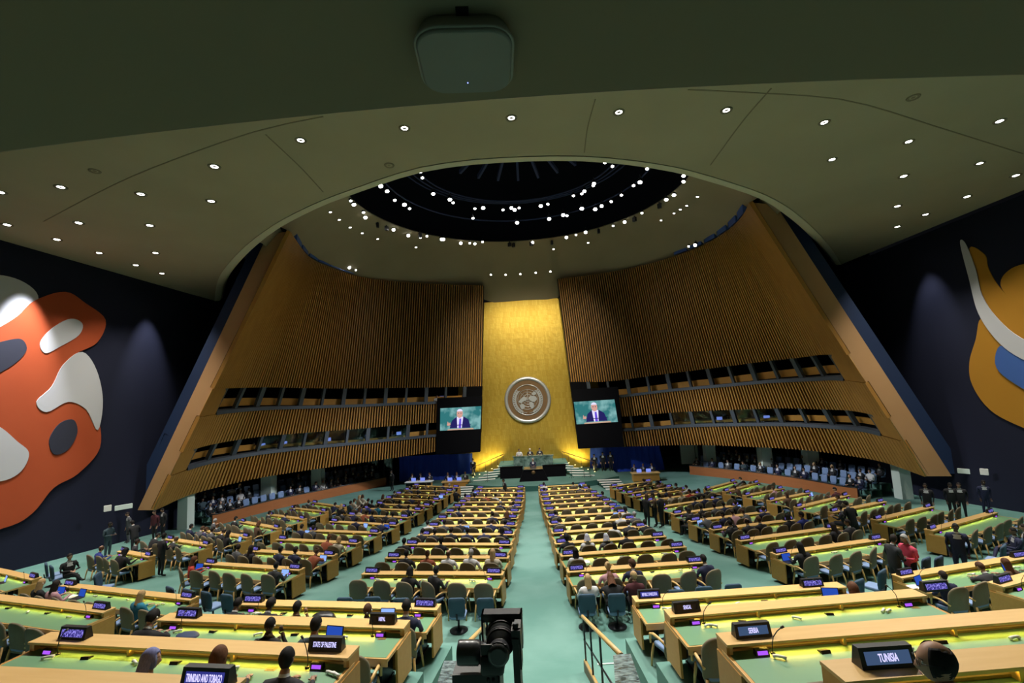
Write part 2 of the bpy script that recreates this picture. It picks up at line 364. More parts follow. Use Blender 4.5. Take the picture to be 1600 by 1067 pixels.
# dark lamp bodies hanging unlit on the rim
bb = G().box(-.14, .14, -.1, .1, -.42, -.08).box(-.03, .03, -.03, .03, -.1, .12); mb = bb.mesh('lamp_body', 'black')
for i, (px, py) in enumerate([(590, 347), (604, 352), (656, 363), (796, 378), (802, 379), (830, 377), (862, 375), (935, 357), (1030, 317), (991, 338)]):
    o = obj('unlit_lamp', mb, None, atz(px, py, ZO-.05), random.random()*3)
    tag(o, 'small black unlit lamp body, %s from the left under the dome rim' % ORD[i+1], 'lamp', 'unlit lamps under the dome rim')
# recessed downlights
ringm = G().lathe([(.12, .05), (.175, .05), (.185, 0), (.175, -.03), (.12, -.01)], 20).mesh('trim_ring', 'plaster2'); lensm = G().lathe([(.001, 0), (.09, -.015), (.125, .0), (.125, .03), (.001, .03)], 18).mesh('lens', 'lamp')
cnt2 = {}
def downlight(p, where, sc=1.0, nrm=None, lit=True, watts=0):
    cnt2[where] = cnt2.get(where, 0)+1
    o = empty('recessed_downlight', p); o.scale = (sc,)*3
    obj('trim_ring', ringm, o); obj('lens', lensm if lit else lensoff, o)
    if nrm: o.rotation_euler = nrm.to_track_quat('Z', 'Y').to_euler()
    tag(o, '%s recessed downlight, %s from the left in the %s' % ('round lit' if lit else 'dark unlit', ORD[cnt2[where]], where), 'downlight', 'downlights in the '+where)
    if watts: spot('downlight_lamp', p+Vector((0, 0, -.08)), p+Vector((0, 1.0 if watts < 2000 else -4.5, -10)), watts, 80, (1, .95, .85), .8, .12)
lensoff = lensm.copy(); lensoff.materials[0] = M['plaster']
DL = [(0, 300), (11, 351), (89, 374), (95, 292), (123, 348), (155, 395), (212, 414), (220, 303), (234, 352), (243, 395), (253, 427), (330, 314), (335, 260), (470, 219), (632, 200), (799, 184), (967, 175), (1135, 172), (1288, 191), (1300, 249), (1402, 322), (1402, 354), (1412, 275), (1420, 221), (1446, 335), (1511, 307), (1531, 255), (1562, 189), (1587, 274)]
for px, py in DL: downlight(atz(px, py, ZC), 'khaki arch ceiling', 1.0 if py < 260 else 1.15, None, True, 3000 if py < 262 else 1300)
for px, py in ((148, 267), (608, 258), (1427, 152)): downlight(atz(px, py, ZC), 'plaster ceiling', 1, None, False)
for px, py in [(502, 317), (516, 331), (530, 343), (547, 355), (566, 364), (590, 373), (650, 386), (767, 429), (790, 429), (813, 428), (837, 426), (860, 424), (865, 389), (919, 379), (1033, 344), (1053, 333), (1063, 327), (1073, 321), (1090, 307), (1115, 276)]:
    v = ray(px, py).normalized(); hit, nr, _, _ = bvh.ray_cast(CAM, v)
    if hit:
        if nr.z > 0: nr = -nr
        downlight(hit+nr*.02, 'plaster bowl', .85, -nr)
# ceiling-mounted wireless unit
wp = [atz(x, y, ZS-.03) for x, y in ((650, 62), (802, 42), (803, 128), (690, 139))]
o = atz(727, 74, ZS); ap = tag(empty('wireless_unit', o, .07), 'rounded grey wireless access unit with blue light on the dark soffit', 'wireless unit')
def rrect(w, h, r, n=6):
    P = []
    for cx_, cy_, a0 in ((w/2-r, h/2-r, 0), (-w/2+r, h/2-r, PI/2), (-w/2+r, -h/2+r, PI), (w/2-r, -h/2+r, 1.5*PI)):
        P += [(cx_+r*math.cos(a0+k*PI/2/n), cy_+r*math.sin(a0+k*PI/2/n)) for k in range(n+1)]
    return P
def plate(prof, n=6):    # stacked rounded rectangles [(w,h,r,z)]
    gg = G(); rows = [[Vector((x, y, z)) for x, y in rrect(w_, h_, r_, n)] for w_, h_, r_, z in prof]; gg.grid(rows, closed=True)
    k = len(rows[0]); q = len(rows)*k; gg.f += [list(range(k)), list(range(q-k, q))]; gg.m += [0, 0]; gg.sm += [False, False]; return gg
grey1 = mat('warm_grey_plastic', (.27, .25, .21), .5); grey2 = mat('grey_cover', (.20, .19, .165), .6)
obj('housing', plate([(.19, .19, .05, 0), (.2, .2, .055, -.012), (.215, .215, .058, -.03), (.212, .212, .056, -.034)]).mesh('housing', grey1), ap)
obj('cover', plate([(.205, .205, .052, -.031), (.203, .203, .05, -.038), (.195, .195, .046, -.041)]).mesh('cover', grey2), ap)
obj('mount_bracket', G().box(-.012, .014, -.115, -.09, -.006, 0).mesh('mount_bracket', 'black'), ap)
led = obj('status_led', G().lathe([(.0006, -.0425), (.0012, -.042), (.0015, -.04), (.0006, -.039)], 10).mesh('status_led', 'led'), ap)
led.location = (.0, .06, 0); ap.scale = (.84, .80, .9)
# ------------------------------------------------------------------ slatted wood panels with booths
def surf_fn(B, T):
    n = 241; b, t_ = smoothpath(B, n), smoothpath(T, n)
    def f(t, v):
        i = min(max(t, 0), 1)*(n-1); k = min(int(i), n-2); fr = i-k
        return lerp(lerp(b[k], b[k+1], fr), lerp(t_[k], t_[k+1], fr), v)
    return f
def build_panel(side, BP, TP, FO, FI, strip, word):
    F = surf_fn([aty(*p, y) for p, y in BP], TP)
    def N(t, v):
        du = F(min(t+.01, 1), v)-F(max(t-.01, 0), v); dv = F(t, min(v+.05, 1))-F(t, max(v-.05, 0)); nn = du.cross(dv).normalized()
        return nn if nn.dot(Vector((0, 24, 8))-F(t, v)) > 0 else -nn
    root = tag(empty('slatted_wall_panel', F(.5, 0)), 'huge curved walnut-slat wall panel with two rows of booths on the %s of the gold wall' % word, 'wall panel')
    inv = -root.location
    def part(name, gg, m, parent=root, **kw):
        gg.v = [tuple(Vector(p)+(inv)) for p in gg.v]; return obj(name, gg.mesh(name, m), parent, None, 0, **kw)
    V = lambda k, t: lerp((0, .12, .20, .325, .425, 1)[k], (0, .078, .16, .265, .362, 1)[k], t)
    NS = 112; T0b, T1b = .05, .93
    def strip_grid(va, vb, off, ts, m, name, **kw):
        gg = G(); nv = 5
        gg.grid([[F(t, lerp(va(t), vb(t), j/nv))+N(t, .5)*off for t in ts] for j in range(nv+1)]); return part(name, gg, m, **kw)
    TS = [k/60 for k in range(61)]
    bands = ((lambda t: V(0, t), lambda t: V(1, t)), (lambda t: V(2, t), lambda t: V(3, t)), (lambda t: V(4, t), lambda t: 1))
    for va, vb in bands:
        strip_grid(va, vb, -.18, TS, 'slatb', 'backing_board')
        gg = G()
        for k in range(NS):
            t = (k+.5)/NS*.996; nv = 4
            wfac = .40 if t > .22 else lerp(.92, .40, max(0, (t-.05)/.17))
            dt = wfac/NS*.5
            rows = []
            for j in range(nv+1):
                v = lerp(va(t), vb(t), j/nv); n_ = N(t, v)
                p, q = F(max(0, t-dt) if k else 0, v), F(t+dt, v); rows.append([p-n_*.16, p+n_*.07, q+n_*.07, q-n_*.16])
            gg.grid(rows, closed=True, smooth=False)
        part('slats', gg, 'slat', kind='stuff')
    # outer ends of the booth rows are closed with plain wood
    for a, b, t0 in ((1, 2, T0b), (3, 4, T0b*1.3)):
        strip_grid(lambda t: V(a, t), lambda t: V(b, t), .02, [t0*k/6 for k in range(7)], 'slat', 'end_board')
        strip_grid(lambda t: V(a, t), lambda t: V(b, t), .02, [T1b+(1-T1b)*k/6 for k in range(7)], 'blackm', 'inner_end_board')
        tt = [t0+(T1b-t0)*k/40 for k in range(41)]
        gg = G()
        gg.grid([[F(t, V(a, t))+N(t, .3)*.02 for t in tt], [F(t, V(a, t))-N(t, .3)*2.2+Vector((0, 0, -.1)) for t in tt], [F(t, V(b, t))-N(t, .3)*2.2+Vector((0, 0, .1)) for t in tt], [F(t, V(b, t))+N(t, .3)*.0 for t in tt]], smooth=False)
        part('booth_recess', gg, 'blackm')
        gg = G(); rows = []
        for t in tt:
            n_ = N(t, .3); p = F(t, V(a, t)); rows.append([p+n_*.14, p+n_*.14+Vector((0, 0, .24)), p-n_*.1+Vector((0, 0, .24)), p-n_*.1])
        gg.grid(rows, closed=True, smooth=False); part('sill_rail', gg, 'bar')
        nb = 13 if a == 1 else 12
        for k in range(nb+1):
            t = t0+(T1b-t0)*k/nb; n_ = N(t, .3); p, q = F(t, V(a, t))+Vector((0, 0, .2)), F(t, V(b, t)); d = (F(min(1, t+.01), .3)-F(t-.01, .3)).normalized()*(.10 if k % 2 else .16)
            part('mullion', G().hexa([p-d-n_*.25, q-d-n_*.25, p-d+n_*.03, q-d+n_*.03, p+d-n_*.25, q+d-n_*.25, p+d+n_*.03, q+d+n_*.03]), 'bar')
            if k == nb: break
            t2 = t0+(T1b-t0)*(k+1)/nb; p2, q2 = F(t2, V(a, t2))+Vector((0, 0, .2)), F(t2, V(b, t2)); n2 = N(t2, .3)
            lit = (a == 1 and ((side < 0 and 2 < k < 10) or (side > 0 and 3 < k < 9)))
            if not lit:
                h = .36; off = .55
                part('booth_front', G().hexa([p-n_*off, lerp(p, q, h)-n_*off, p-n_*(off+.08), lerp(p, q, h)-n_*(off+.08), p2-n2*off, lerp(p2, q2, h)-n2*off, p2-n2*(off+.08), lerp(p2, q2, h)-n2*(off+.08)]), 'oakd')
            else:
                part('window_pane', G().hexa([p-n_*.1, q-n_*.1, p-n_*.115, q-n_*.115, p2-n2*.1, q2-n2*.1, p2-n2*.115, q2-n2*.115]), 'glass')
                h = .14; off = .7
                part('booth_desk', G().hexa([p-n_*off, lerp(p, q, h)-n_*off, p-n_*(off+.5), lerp(p, q, h)-n_*(off+.5), p2-n2*off, lerp(p2, q2, h)-n2*off, p2-n2*(off+.5), lerp(p2, q2, h)-n2*(off+.5)]), 'slat')
    # fin facing the hall, blue return behind it
    fo = [aty(*p, y) for p, y in FO]; fi = [aty(*p, y) for p, y in FI]
    part('end_fin', G().prism([fo[0], fo[1], fi[1], fi[0]], (0, .35, 0)), 'fin')
    part('fin_edge', G().tube([fi[0]+Vector((0, -.01, 0)), fi[1]+Vector((0, -.01, 0))], .03, 6), 'oak')
    st = [aty(*p, y) for p, y in strip]
    part('blue_return', G().prism([st[0], st[1], fo[1]+Vector((0, 1, 0)), fo[0]+Vector((0, 1, 0))], (0, .3, 0)), 'bluep')
    # soffit closing the panel's underside
    gg = G(); gg.grid([[F(t, 0)+N(t, 0)*.02 for t in TS], [F(t, 0)-N(t, 0)*2.5*min(1, t*8) for t in TS], ], smooth=False); part('underside', gg, 'blackm')
    gg = G(); gg.grid([[F(t, 1)-N(t, 1)*.1 for t in TS], [F(t, 1)-N(t, 1)*1.0 for t in TS]], smooth=False); part('top_board', gg, 'blackm')
    return F, N, V, root
YB = (28, 30.7, 33.6, 36.3, 39.8, 42.8, 44.6)
FL_, NL_, VL_, PL_ = build_panel(-1, list(zip([(240, 797), (298, 772), (382, 751), (457, 738), (570, 722), (690, 704), (752, 695)], YB)), TOPL,
    [((215, 797), 28), ((418, 367), 28.1)], [((240, 797), 28), ((452, 361), 28.1)], [((196, 795), 29), ((400, 372), 29.1)], 'left')
FR_, NR_, VR_, PR_ = build_panel(1, list(zip([(1447, 744), (1380, 721), (1324, 711), (1249, 702), (1174, 698), (1080, 695), (975, 697), (902, 690)], (28, 30.3, 32.6, 35.2, 37.8, 41, 43.6, 44.7))), TOPR,
    [((1487, 744), 28), ((1212, 320), 28.1)], [((1447, 744), 28), ((1172, 316), 28.1)], [((1512, 741), 29), ((1236, 325), 29.1)], 'right')
# ducts above the panel tops, their blue light put into the colour
for s, F, N, ts, nm in ((-1, FL_, NL_, (.13, .2, .27, .33, .39, .45), 'left'), (1, FR_, NR_, (.13, .2, .27, .34, .41, .48), 'right')):
    for i, t in enumerate(ts):
        p, q = F(t-.028, 1)-N(t, 1)*.05, F(t+.028, 1)-N(t, 1)*.05; n_ = N(t, 1)*.4; u = Vector((0, 0, .16)); h = Vector((0, 0, .62))
        mid = (p+q)/2; gg = G().hexa([x-mid for x in (p+u, p+u+h, p-n_+u, p-n_+u+h, q+u, q+u+h, q-n_+u, q-n_+u+h)])
        o = obj('tinted_duct', gg.mesh('housing', 'duct'), None, mid); tag(o, 'blue-light-tinted duct box, %s from the outer end on top of the %s wood panel' % (ORD[i+1], nm), 'floodlight', 'ducts on the panel tops')
        e = (q-p).normalized(); gg = G().hexa([x-mid for x in (q+u*1.3-e*.1, q+u*1.3+h*.6-e*.1, q+u*1.3+h*.6-e*.1-n_, q+u*1.3-e*.1-n_, q+u*1.3+e*.02, q+u*1.3+h*.6+e*.02, q+u*1.3+h*.6+e*.02-n_, q+u*1.3+e*.02-n_)])
        obj('duct_flap', gg.mesh('duct_flap', 'bar'), o)
for px, py, y, nm in ((546, 418, 38.0, 'left'), (556, 422, 38.6, 'left'), (1076, 385, 36.2, 'right'), (1086, 383, 35.6, 'right')): stage_spot(aty(px, py, y), 'top of the %s wood panel' % nm, 1.1 if py in (418, 383) else .7, (0, 20, 0))
# pillars under the panels
for pts, y in (((288, 770, 290, 826), 27.8), ((1399, 722, 1413, 779), 28.6), ((420, 738, 420, 763), 37), ((497, 728, 497, 748), 40), ((1195, 694, 1195, 716), 39.2), ((1265, 699, 1267, 722), 37.2), ((1108, 690, 1108, 706), 43)):
    b = aty(pts[2], pts[3], y); top = aty(pts[0], pts[1], y); w_ = .34 if y < 30 else .42
    if y < 30: b = atf(pts[2], pts[3], 0); top = aty(pts[0], pts[1], b.y)
    z0 = fl(b.y)
    gg = G().box(-w_, w_, -w_, w_, z0, top.z+.5); gg.v = [(x, y_, z) for x, y_, z in gg.v]
    o = struct('pillar', gg, 'pillar', 'pale square pillar under the wood panel'); o.location = (b.x, b.y, 0)
#=====PART3
# ================================================================== MURALS (plain abstract panels)
def closed(pts, n=64):
    P = [Vector(p) for p in pts]; m = len(P); out = []
    for i in range(m):
        a, b, c, d = P[i-1], P[i], P[(i+1) % m], P[(i+2) % m]
        for k in range(5):
            t = k/5; out.append(.5*((2*b)+(c-a)*t+(2*a-5*b+4*c-d)*t*t+(-a+3*b-3*c+d)*t**3))
    return out
def mural(side, shapes, label):
    root = tag(empty('abstract_mural', (side*25, 22, 8)), label, 'mural')
    for nm, m, lay, pts in shapes:
        q = closed([Vector((0, p.y, p.z)) for p in [atx(px, py, side*25) for px, py in pts]])
        gg = G(); x0 = -side*(.05+.03*lay); gg.prism([Vector((x0, p.y-22, p.z-8)) for p in q], (side*.03, 0, 0)); obj(nm, gg.mesh(nm, m), root)
mural(-1, [
 ('white_disc', 'mwhite', 0, [(-120, 430), (-20, 428), (30, 438), (58, 462), (48, 496), (0, 515), (-90, 520), (-160, 480)]),
 ('orange_shape', 'orange', 1, [(-170, 520), (-40, 524), (20, 498), (52, 470), (100, 456), (132, 474), (163, 500), (150, 535), (112, 556), (84, 596), (88, 632), (124, 618), (150, 650), (154, 700), (120, 740), (82, 762), (48, 802), (0, 826), (-170, 860)]),
 ('white_lobe', 'mwhite', 2, [(126, 550), (148, 578), (158, 626), (150, 672), (132, 640), (104, 628), (70, 644), (54, 628), (78, 604), (96, 570)]),
 ('white_oval', 'mwhite', 2, [(60, 535), (80, 512), (108, 498), (126, 506), (120, 524), (90, 542), (68, 552)]),
 ('slate_oval', 'mnavy', 2, [(-40, 548), (0, 534), (30, 530), (38, 548), (14, 572), (-30, 590)]),
 ('slate_oval', 'mnavy', 2, [(74, 688), (90, 662), (112, 656), (118, 676), (104, 702), (82, 710)]),
 ('white_lobe', 'mwhite', 2, [(-60, 660), (-10, 664), (24, 690), (42, 708), (30, 736), (-2, 752), (-60, 750)]),
], 'huge abstract mural of orange, white and slate blobs on the dark left wall')
mural(1, [
 ('mustard_band', 'must', 0, [(1516, 388), (1540, 398), (1546, 420), (1566, 452), (1610, 490), (1680, 520), (1680, 590), (1600, 552), (1552, 505), (1530, 450)]),
 ('mustard_disc', 'must', 1, [(1566, 446), (1574, 426), (1604, 412), (1680, 408), (1690, 500), (1610, 488), (1584, 470)]),
 ('mustard_disc', 'must', 0, [(1534, 498), (1560, 520), (1620, 570), (1690, 640), (1690, 700), (1600, 668), (1548, 640), (1520, 600), (1516, 566), (1526, 530)]),
 ('blue_patch', 'mblue', 2, [(1566, 540), (1600, 560), (1690, 610), (1690, 650), (1600, 606), (1560, 574)]),
 ('white_band', 'mwhite', 3, [(1504, 380), (1512, 380), (1528, 420), (1538, 460), (1560, 494), (1600, 528), (1680, 560), (1680, 590), (1600, 560), (1560, 530), (1532, 488), (1518, 436)]),
], 'huge abstract mural of mustard, white and blue curves on the dark right wall')
# ================================================================== STAGE
DZ = .45
def arcy(x): return 38.3+2.6*(x/7.2)**2
xs = [-7.2+14.4*k/24 for k in range(25)]
gg = G(); gg.grid([[Vector((x, arcy(x), -.1)) for x in xs], [Vector((x, arcy(x), DZ-.05)) for x in xs]], 1, False)
gg.grid([[Vector((x, arcy(x)-.02, DZ-.05)) for x in xs], [Vector((x, arcy(x)-.02, DZ)) for x in xs], [Vector((x, 46, DZ)) for x in xs]], 0, False)
gg.grid([[Vector((s*7.2, 40.9, -.1)) , Vector((s*7.2, 46, -.1))] for s in (-1,)]+[[Vector((-7.2, 40.9, DZ)), Vector((-7.2, 46, DZ))]], 1, False)
gg.grid([[Vector((7.2, 40.9, -.1)), Vector((7.2, 46, -.1))], [Vector((7.2, 40.9, DZ)), Vector((7.2, 46, DZ))]], 1, False)
st = obj('stage_platform', gg.mesh('stage_platform', ['carpet', 'riser'])); tag(st, 'curved teal-carpeted stage platform with dark green riser', 'stage')
up = obj('upper_stage', G().box(-3.4, 3.0, 43.2, 45.95, DZ, 1.42).mesh('upper_stage', 'carpet')); tag(up, 'raised upper stage level behind the marble desk', 'stage')
mdg = G().box(-1.95, 1.65, 42.7, 42.95, DZ, 2.2); md = tag(empty('marble_desk', (-.15, 42.8, DZ)), 'green marble presidents desk behind the speaker rostrum', 'desk')
obj('front_slab', G().box(-1.82, 1.78, -.12, .1, .5, 1.72).mesh('front_slab', 'marble'), md); obj('desk_top', G().box(-1.9, 1.86, -.16, .5, 1.72, 1.78).mesh('desk_top', 'marble'), md)
for s, wd in ((-1, 'left'), (1, 'right')):
    x0 = -.25+s*.9; x1 = -.25+s*2.95
    o = obj('black_screen_wall', G().box(min(x0, x1), max(x0, x1), 41.8, 42.1, DZ, 1.42).box(min(x0, x1)-.03, max(x0, x1)+.03, 41.76, 42.14, 1.42, 1.47).mesh('black_screen_wall', 'blackm'))
    tag(o, 'low black screen wall to the %s of the speaker rostrum' % wd, 'partition')
rs = tag(empty('speaker_rostrum', (-.2, 40.6, DZ)), 'black speaker rostrum at stage centre with small gold emblem', 'rostrum')
obj('body', G().hexa([(-1.25, -.5, 0), (-.85, -.35, .95), (-1.25, .3, 0), (-.85, .3, .95), (1.25, -.5, 0), (.85, -.35, .95), (1.25, .3, 0), (.85, .3, .95)]).mesh('body', 'blackm'), rs)
obj('reading_top', G().hexa([(-.8, -.45, .95), (-.8, -.45, 1.0), (-.8, .3, 1.08), (-.8, .3, 1.1), (.8, -.45, .95), (.8, -.45, 1.0), (.8, .3, 1.08), (.8, .3, 1.1)]).mesh('reading_top', 'satin'), rs)
obj('emblem_plate', G().lathe([(.01, 0), (.16, 0), (.16, .03), (.01, .03)], 20, 0, Matrix.Translation((0, -.41, .72)) @ Matrix.Rotation(PI/2, 4, 'X')).mesh('emblem_plate', 'bronze'), rs)
for x in (-.25, .25): obj('microphone', G().tube([(x, -.1, 1.05), (x, -.15, 1.2), (x*.6, -.02, 1.34)], .012, 6).mesh('microphone', 'black'), rs)
# side steps with pale treads
def steps(label, x0, x1, y0, z0, dx, dy, dz, n, w_):
    root = tag(empty('stage_steps', (x0, y0, 0)), label, 'steps')
    for k in range(n):
        a, b, y, z = dx*k, x1-x0+dx*k*.6, dy*k, z0+dz*k
        obj('tread', G().box(a, b, y-.02, y+abs(dy)*.72+w_, z-.04, z).mesh('tread', 'stripw'), root)
        obj('riser', G().box(a, b, y+.02, y+abs(dy)+w_, z-.2, z-.041).mesh('riser', 'riser'), root)
steps('pale-treaded steps down from the left end of the stage', -7.3, -5.4, 37.3, .05, .05, .42, .1, 5, 0)
steps('pale-treaded steps down from the right end of the stage', 5.5, 7.2, 37.6, .05, -.1, .42, .1, 5, 0)
for s, wd in ((-1, 'left'), (1, 'right')):
    root = tag(empty('stage_steps', (-.2+s*4, 41.2, DZ)), 'diagonal carpeted steps rising on the %s of the marble desk' % wd, 'steps')
    for k in range(6):
        xo = s*(1.35-.42*k); xi = s*(-.55-.2*k); y = -.1+.38*k; z = .16*(k+.5)
        q = [Vector((xo, y, z)), Vector((xi, y+.45, z)), Vector((xi, y+.8, z)), Vector((xo, y+.3, z))]
        obj('tread', G().prism(q, (0, 0, -.04)).mesh('tread', 'stripw'), root); obj('riser', G().prism([p+Vector((0, .03, -.04)) for p in q], (0, 0, -.16)).mesh('riser', 'riser'), root)
    rl = tag(empty('step_railing', (-.2+s*4, 42.6, DZ)), 'slim brass railing with small uplights on the %s stage steps' % wd, 'railing')
    for k in range(6):
        x, y, z = s*(1.6-.55*k), .3+.4*k, .16*k
        obj('post', G().tube([(x, y, z), (x, y, z+.95)], .02, 6).mesh('post', 'bronze'), rl)
        obj('step_light', G().box(x-.05, x+.05, y+.06, y+.14, z+.05, z+.09).mesh('step_light', 'uplight'), rl)
        spot('step_uplight', Vector((-.2+s*4+x, 42.6+y+.35, DZ+z+.1)), Vector((-.2+s*4+x, 46, DZ+z+2.0)), 110, 76, (1, .86, .3), .6, .05)
    obj('handrail', G().tube([(s*1.6, .3, .95), (s*-1.15, 2.3, 1.75)], .03, 6).mesh('handrail', 'bronze'), rl)
for i, (px, py) in enumerate(((735, 752), (762, 752), (893, 746), (922, 742), (913, 745))):
    b = aty(px, py, 40.8); o = empty('light_stand', (b.x, b.y, DZ)); gg = G().tube([(0, 0, 0), (0, 0, 1.0)], .018, 6)
    obj('pole', gg.mesh('pole', 'black'), o); obj('tripod_base', G().tube([(-.2, 0, .01), (0, 0, .22), (.2, 0, .01)], .012, 5).tube([(0, -.2, .01), (0, 0, .22)], .012, 5).mesh('tripod_base', 'black'), o)
    tag(o, 'thin black stand on the stage, %s from the left' % ORD[i+1], 'stand', 'thin stands on the stage')
# ------------------------------------------------------------------ emblem on the gold wall
ec = aty(824.5, 624.5, 45.86); ER = 2.3
em = tag(empty('globe_emblem', ec), 'large round silver globe and olive branch emblem on the gold wall', 'emblem')
RX = Matrix.Rotation(PI/2, 4, 'X')
def disc(r0, r1, d0, d1, m, nm, n=64): return obj(nm, G().lathe([(r0, -d0), (r1, -d0), (r1, d1), (r0, d1)], n, 0, RX, False).mesh(nm, m), em)
disc(.01, ER*.86, .06, .04, 'bronze', 'bronze_disc')
obj('outer_ring', G().lathe([(ER*.86, .0), (ER*.87, .13), (ER*.93, .17), (ER, .1), (ER*1.01, .0)], 72, 0, RX).mesh('outer_ring', 'silver'), em)
def ering(r, th, nm, cz=0): obj(nm, G().tube([(r*math.sin(2*PI*k/56), -.09, cz+r*math.cos(2*PI*k/56)) for k in range(57)], th, 6).mesh(nm, 'silver'), em)
ering(ER*.65, .04, 'inner_ring')
for r in (.11, .21, .32, .43): ering(ER*r, .02, 'latitude_ring', .04)
for k in range(4):
    a = PI*k/4; obj('meridian', G().tube([(-ER*.43*math.cos(a), -.09, .04-ER*.43*math.sin(a)), (ER*.43*math.cos(a), -.09, .04+ER*.43*math.sin(a))], .014, 6).mesh('meridian', 'silver'), em)
def land(pts):
    q = closed([Vector((x*ER*1.32, -.07, z*ER*1.32)) for x, z in pts]); obj('continent', G().prism(q, (0, -.05, 0)).mesh('continent', 'silver'), em)
land([(-.02, .06), (-.14, .1), (-.24, .02), (-.3, -.06), (-.2, -.1), (-.14, -.04), (-.06, -.02)])
land([(-.22, -.12), (-.12, -.16), (-.1, -.24), (-.2, -.3), (-.26, -.2)])
land([(.03, .05), (.14, .12), (.26, .1), (.3, 0), (.2, -.08), (.1, -.04)])
land([(.05, -.08), (.16, -.1), (.2, -.2), (.13, -.3), (.06, -.2)])
land([(.14, .2), (.24, .26), (.29, .18), (.2, .14)])
for s in (-1, 1):
    stem = [(s*ER*(.05+.51*math.sin(a)), -.08, -ER*(.55*math.cos(a))-.02) for a in [PI*.72*k/14 for k in range(15)]]
    obj('branch', G().tube(stem, .025, 6).mesh('branch', 'silver'), em)
    for k in range(2, 15):
        p = Vector(stem[k]); tn = (p-Vector(stem[k-1])).normalized(); nn = Vector((tn.z, 0, -tn.x))
        for sd in (-1, 1):
            d = (tn+nn*sd*.75).normalized(); e = Vector((d.z, 0, -d.x)); L = .36
            q = [p, p+d*L*.35+e*.075, p+d*L, p+d*L*.35-e*.075]; obj('leaf', G().prism(q, (0, -.04, 0)).mesh('leaf', 'silver'), em)
# ------------------------------------------------------------------ video screens
def screen(bx, sx, y, word):
    c = [aty(*p, y) for p in bx]; mid = sum(c, Vector())/4; root = tag(empty('video_screen', mid), 'black-cased video screen showing the suited speaker, %s of the gold wall' % word, 'screen')
    obj('cabinet', G().prism([p-mid for p in c], (0, .5, 0)).mesh('cabinet', 'blackm'), root)
    s = [aty(*p, y-.03)-mid for p in sx]   # tl tr br bl
    def P(u, v, d=0): return lerp(lerp(s[3], s[2], u), lerp(s[0], s[1], u), v)+Vector((0, -d, 0))
    def face(nm, m, pts, d): obj(nm, G().prism([P(u, v, d) for u, v in pts], (0, .02, 0)).mesh(nm, m), root)
    face('picture', 'scrbg', [(0, 0), (1, 0), (1, 1), (0, 1)], 0)
    face('pictured_suit', 'vsuit', [(.24, .08), (.29, .42), (.40, .58), (.58, .58), (.70, .44), (.76, .08)], .02)
    face('pictured_shirt', 'vshirt', [(.43, .08), (.41, .58), (.57, .58), (.54, .08)], .03)
    face('pictured_tie', 'vtie', [(.46, .08), (.475, .5), (.52, .5), (.525, .08)], .04)
    face('pictured_head', 'vskin', [(.48+.075*math.cos(a), .72+.19*math.sin(a)) for a in [2*PI*k/18 for k in range(18)]], .04)
    face('pictured_hair', 'vshirt', [(.48+.078*math.cos(a), .76+.17*math.sin(a)) for a in [PI*.12+PI*.76*k/9 for k in range(10)]], .05)
    for s_ in (-1, 1): face('pictured_eye', 'vsuit', [(.48+s_*.03+.012*math.cos(a), .735+.02*math.sin(a)) for a in [2*PI*k/8 for k in range(8)]], .06)
    face('pictured_hand', 'vskin', [(.17, .22), (.19, .40), (.22, .30), (.25, .36), (.26, .2)], .04)
    face('pictured_lectern', 'vwood', [(.18, .0), (.2, .05), (.82, .06), (.84, .0)], .05)
    face('pictured_rail', 'vsuit', [(.24, .2), (.24, .23), (.76, .23), (.76, .2)], .045)
screen([(683, 622), (753, 619), (750, 706), (681, 710)], [(688, 638), (752, 634.5), (750.5, 670), (687.5, 673)], 42.4, 'left')
screen([(893, 609), (966, 604), (975, 698), (904, 701)], [(896.5, 628), (960, 624), (965.5, 659), (901, 663)], 42.4, 'right')
# blue curtains under the panels next to the stage
for pts, y, wd in ((((624, 713), (738, 708), (738, 762), (624, 768)), 45.2, 'left'), (((922, 700), (1030, 696), (1044, 752), (922, 756)), 45.2, 'right')):
    q = [aty(*p, y) for p in pts]; gg = G(); n = 40; rows = []
    for r in range(2):
        a, b = (q[0], q[1]) if r == 0 else (q[3], q[2])
        rows.append([lerp(a, b, k/n)+Vector((0, .06*math.sin(k*1.9), 0)) for k in range(n+1)])
    gg.grid(rows); c = rows[0][0].copy(); gg.v = [tuple(Vector(v)-c) for v in gg.v]
    o = obj('blue_curtain', gg.mesh('blue_curtain', 'bluew'), None, c); tag(o, 'deep blue curtain hanging under the %s video screen' % wd, 'curtain')
# lobby glazing behind the side seats
for wd, L in (('left', [(520, 722, 44, 20), (545, 718, 44.5, 17), (575, 716, 45, 15), (600, 714, 45.5, 13)]), ('right', [(1062, 692, 45, 30), (1085, 692, 45, 9), (1130, 692, 44, 9), (1160, 695, 43, 10), (1230, 700, 41, 16)])):
    for i, (px, py, y, wpx) in enumerate(L):
        a, b = aty(px, py, y), aty(px+wpx, py+32, y); c = (a+b)/2
        o = tag(empty('lobby_window', c), 'dim greenish glass lobby window, %s from the left behind the %s side seats' % (ORD[i+1], wd), 'window', 'lobby windows behind the %s seats' % wd)
        hx, hz = abs(b.x-a.x)/2, abs(a.z-b.z)/2
        obj('pane', G().box(-hx, hx, 0, .02, -hz, hz).mesh('pane', 'pillar' if wpx > 25 else 'glass'), o)
        obj('frame', G().box(-hx-.05, -hx, -.03, .05, -hz, hz).box(hx, hx+.05, -.03, .05, -hz, hz).mesh('frame', 'bar'), o)
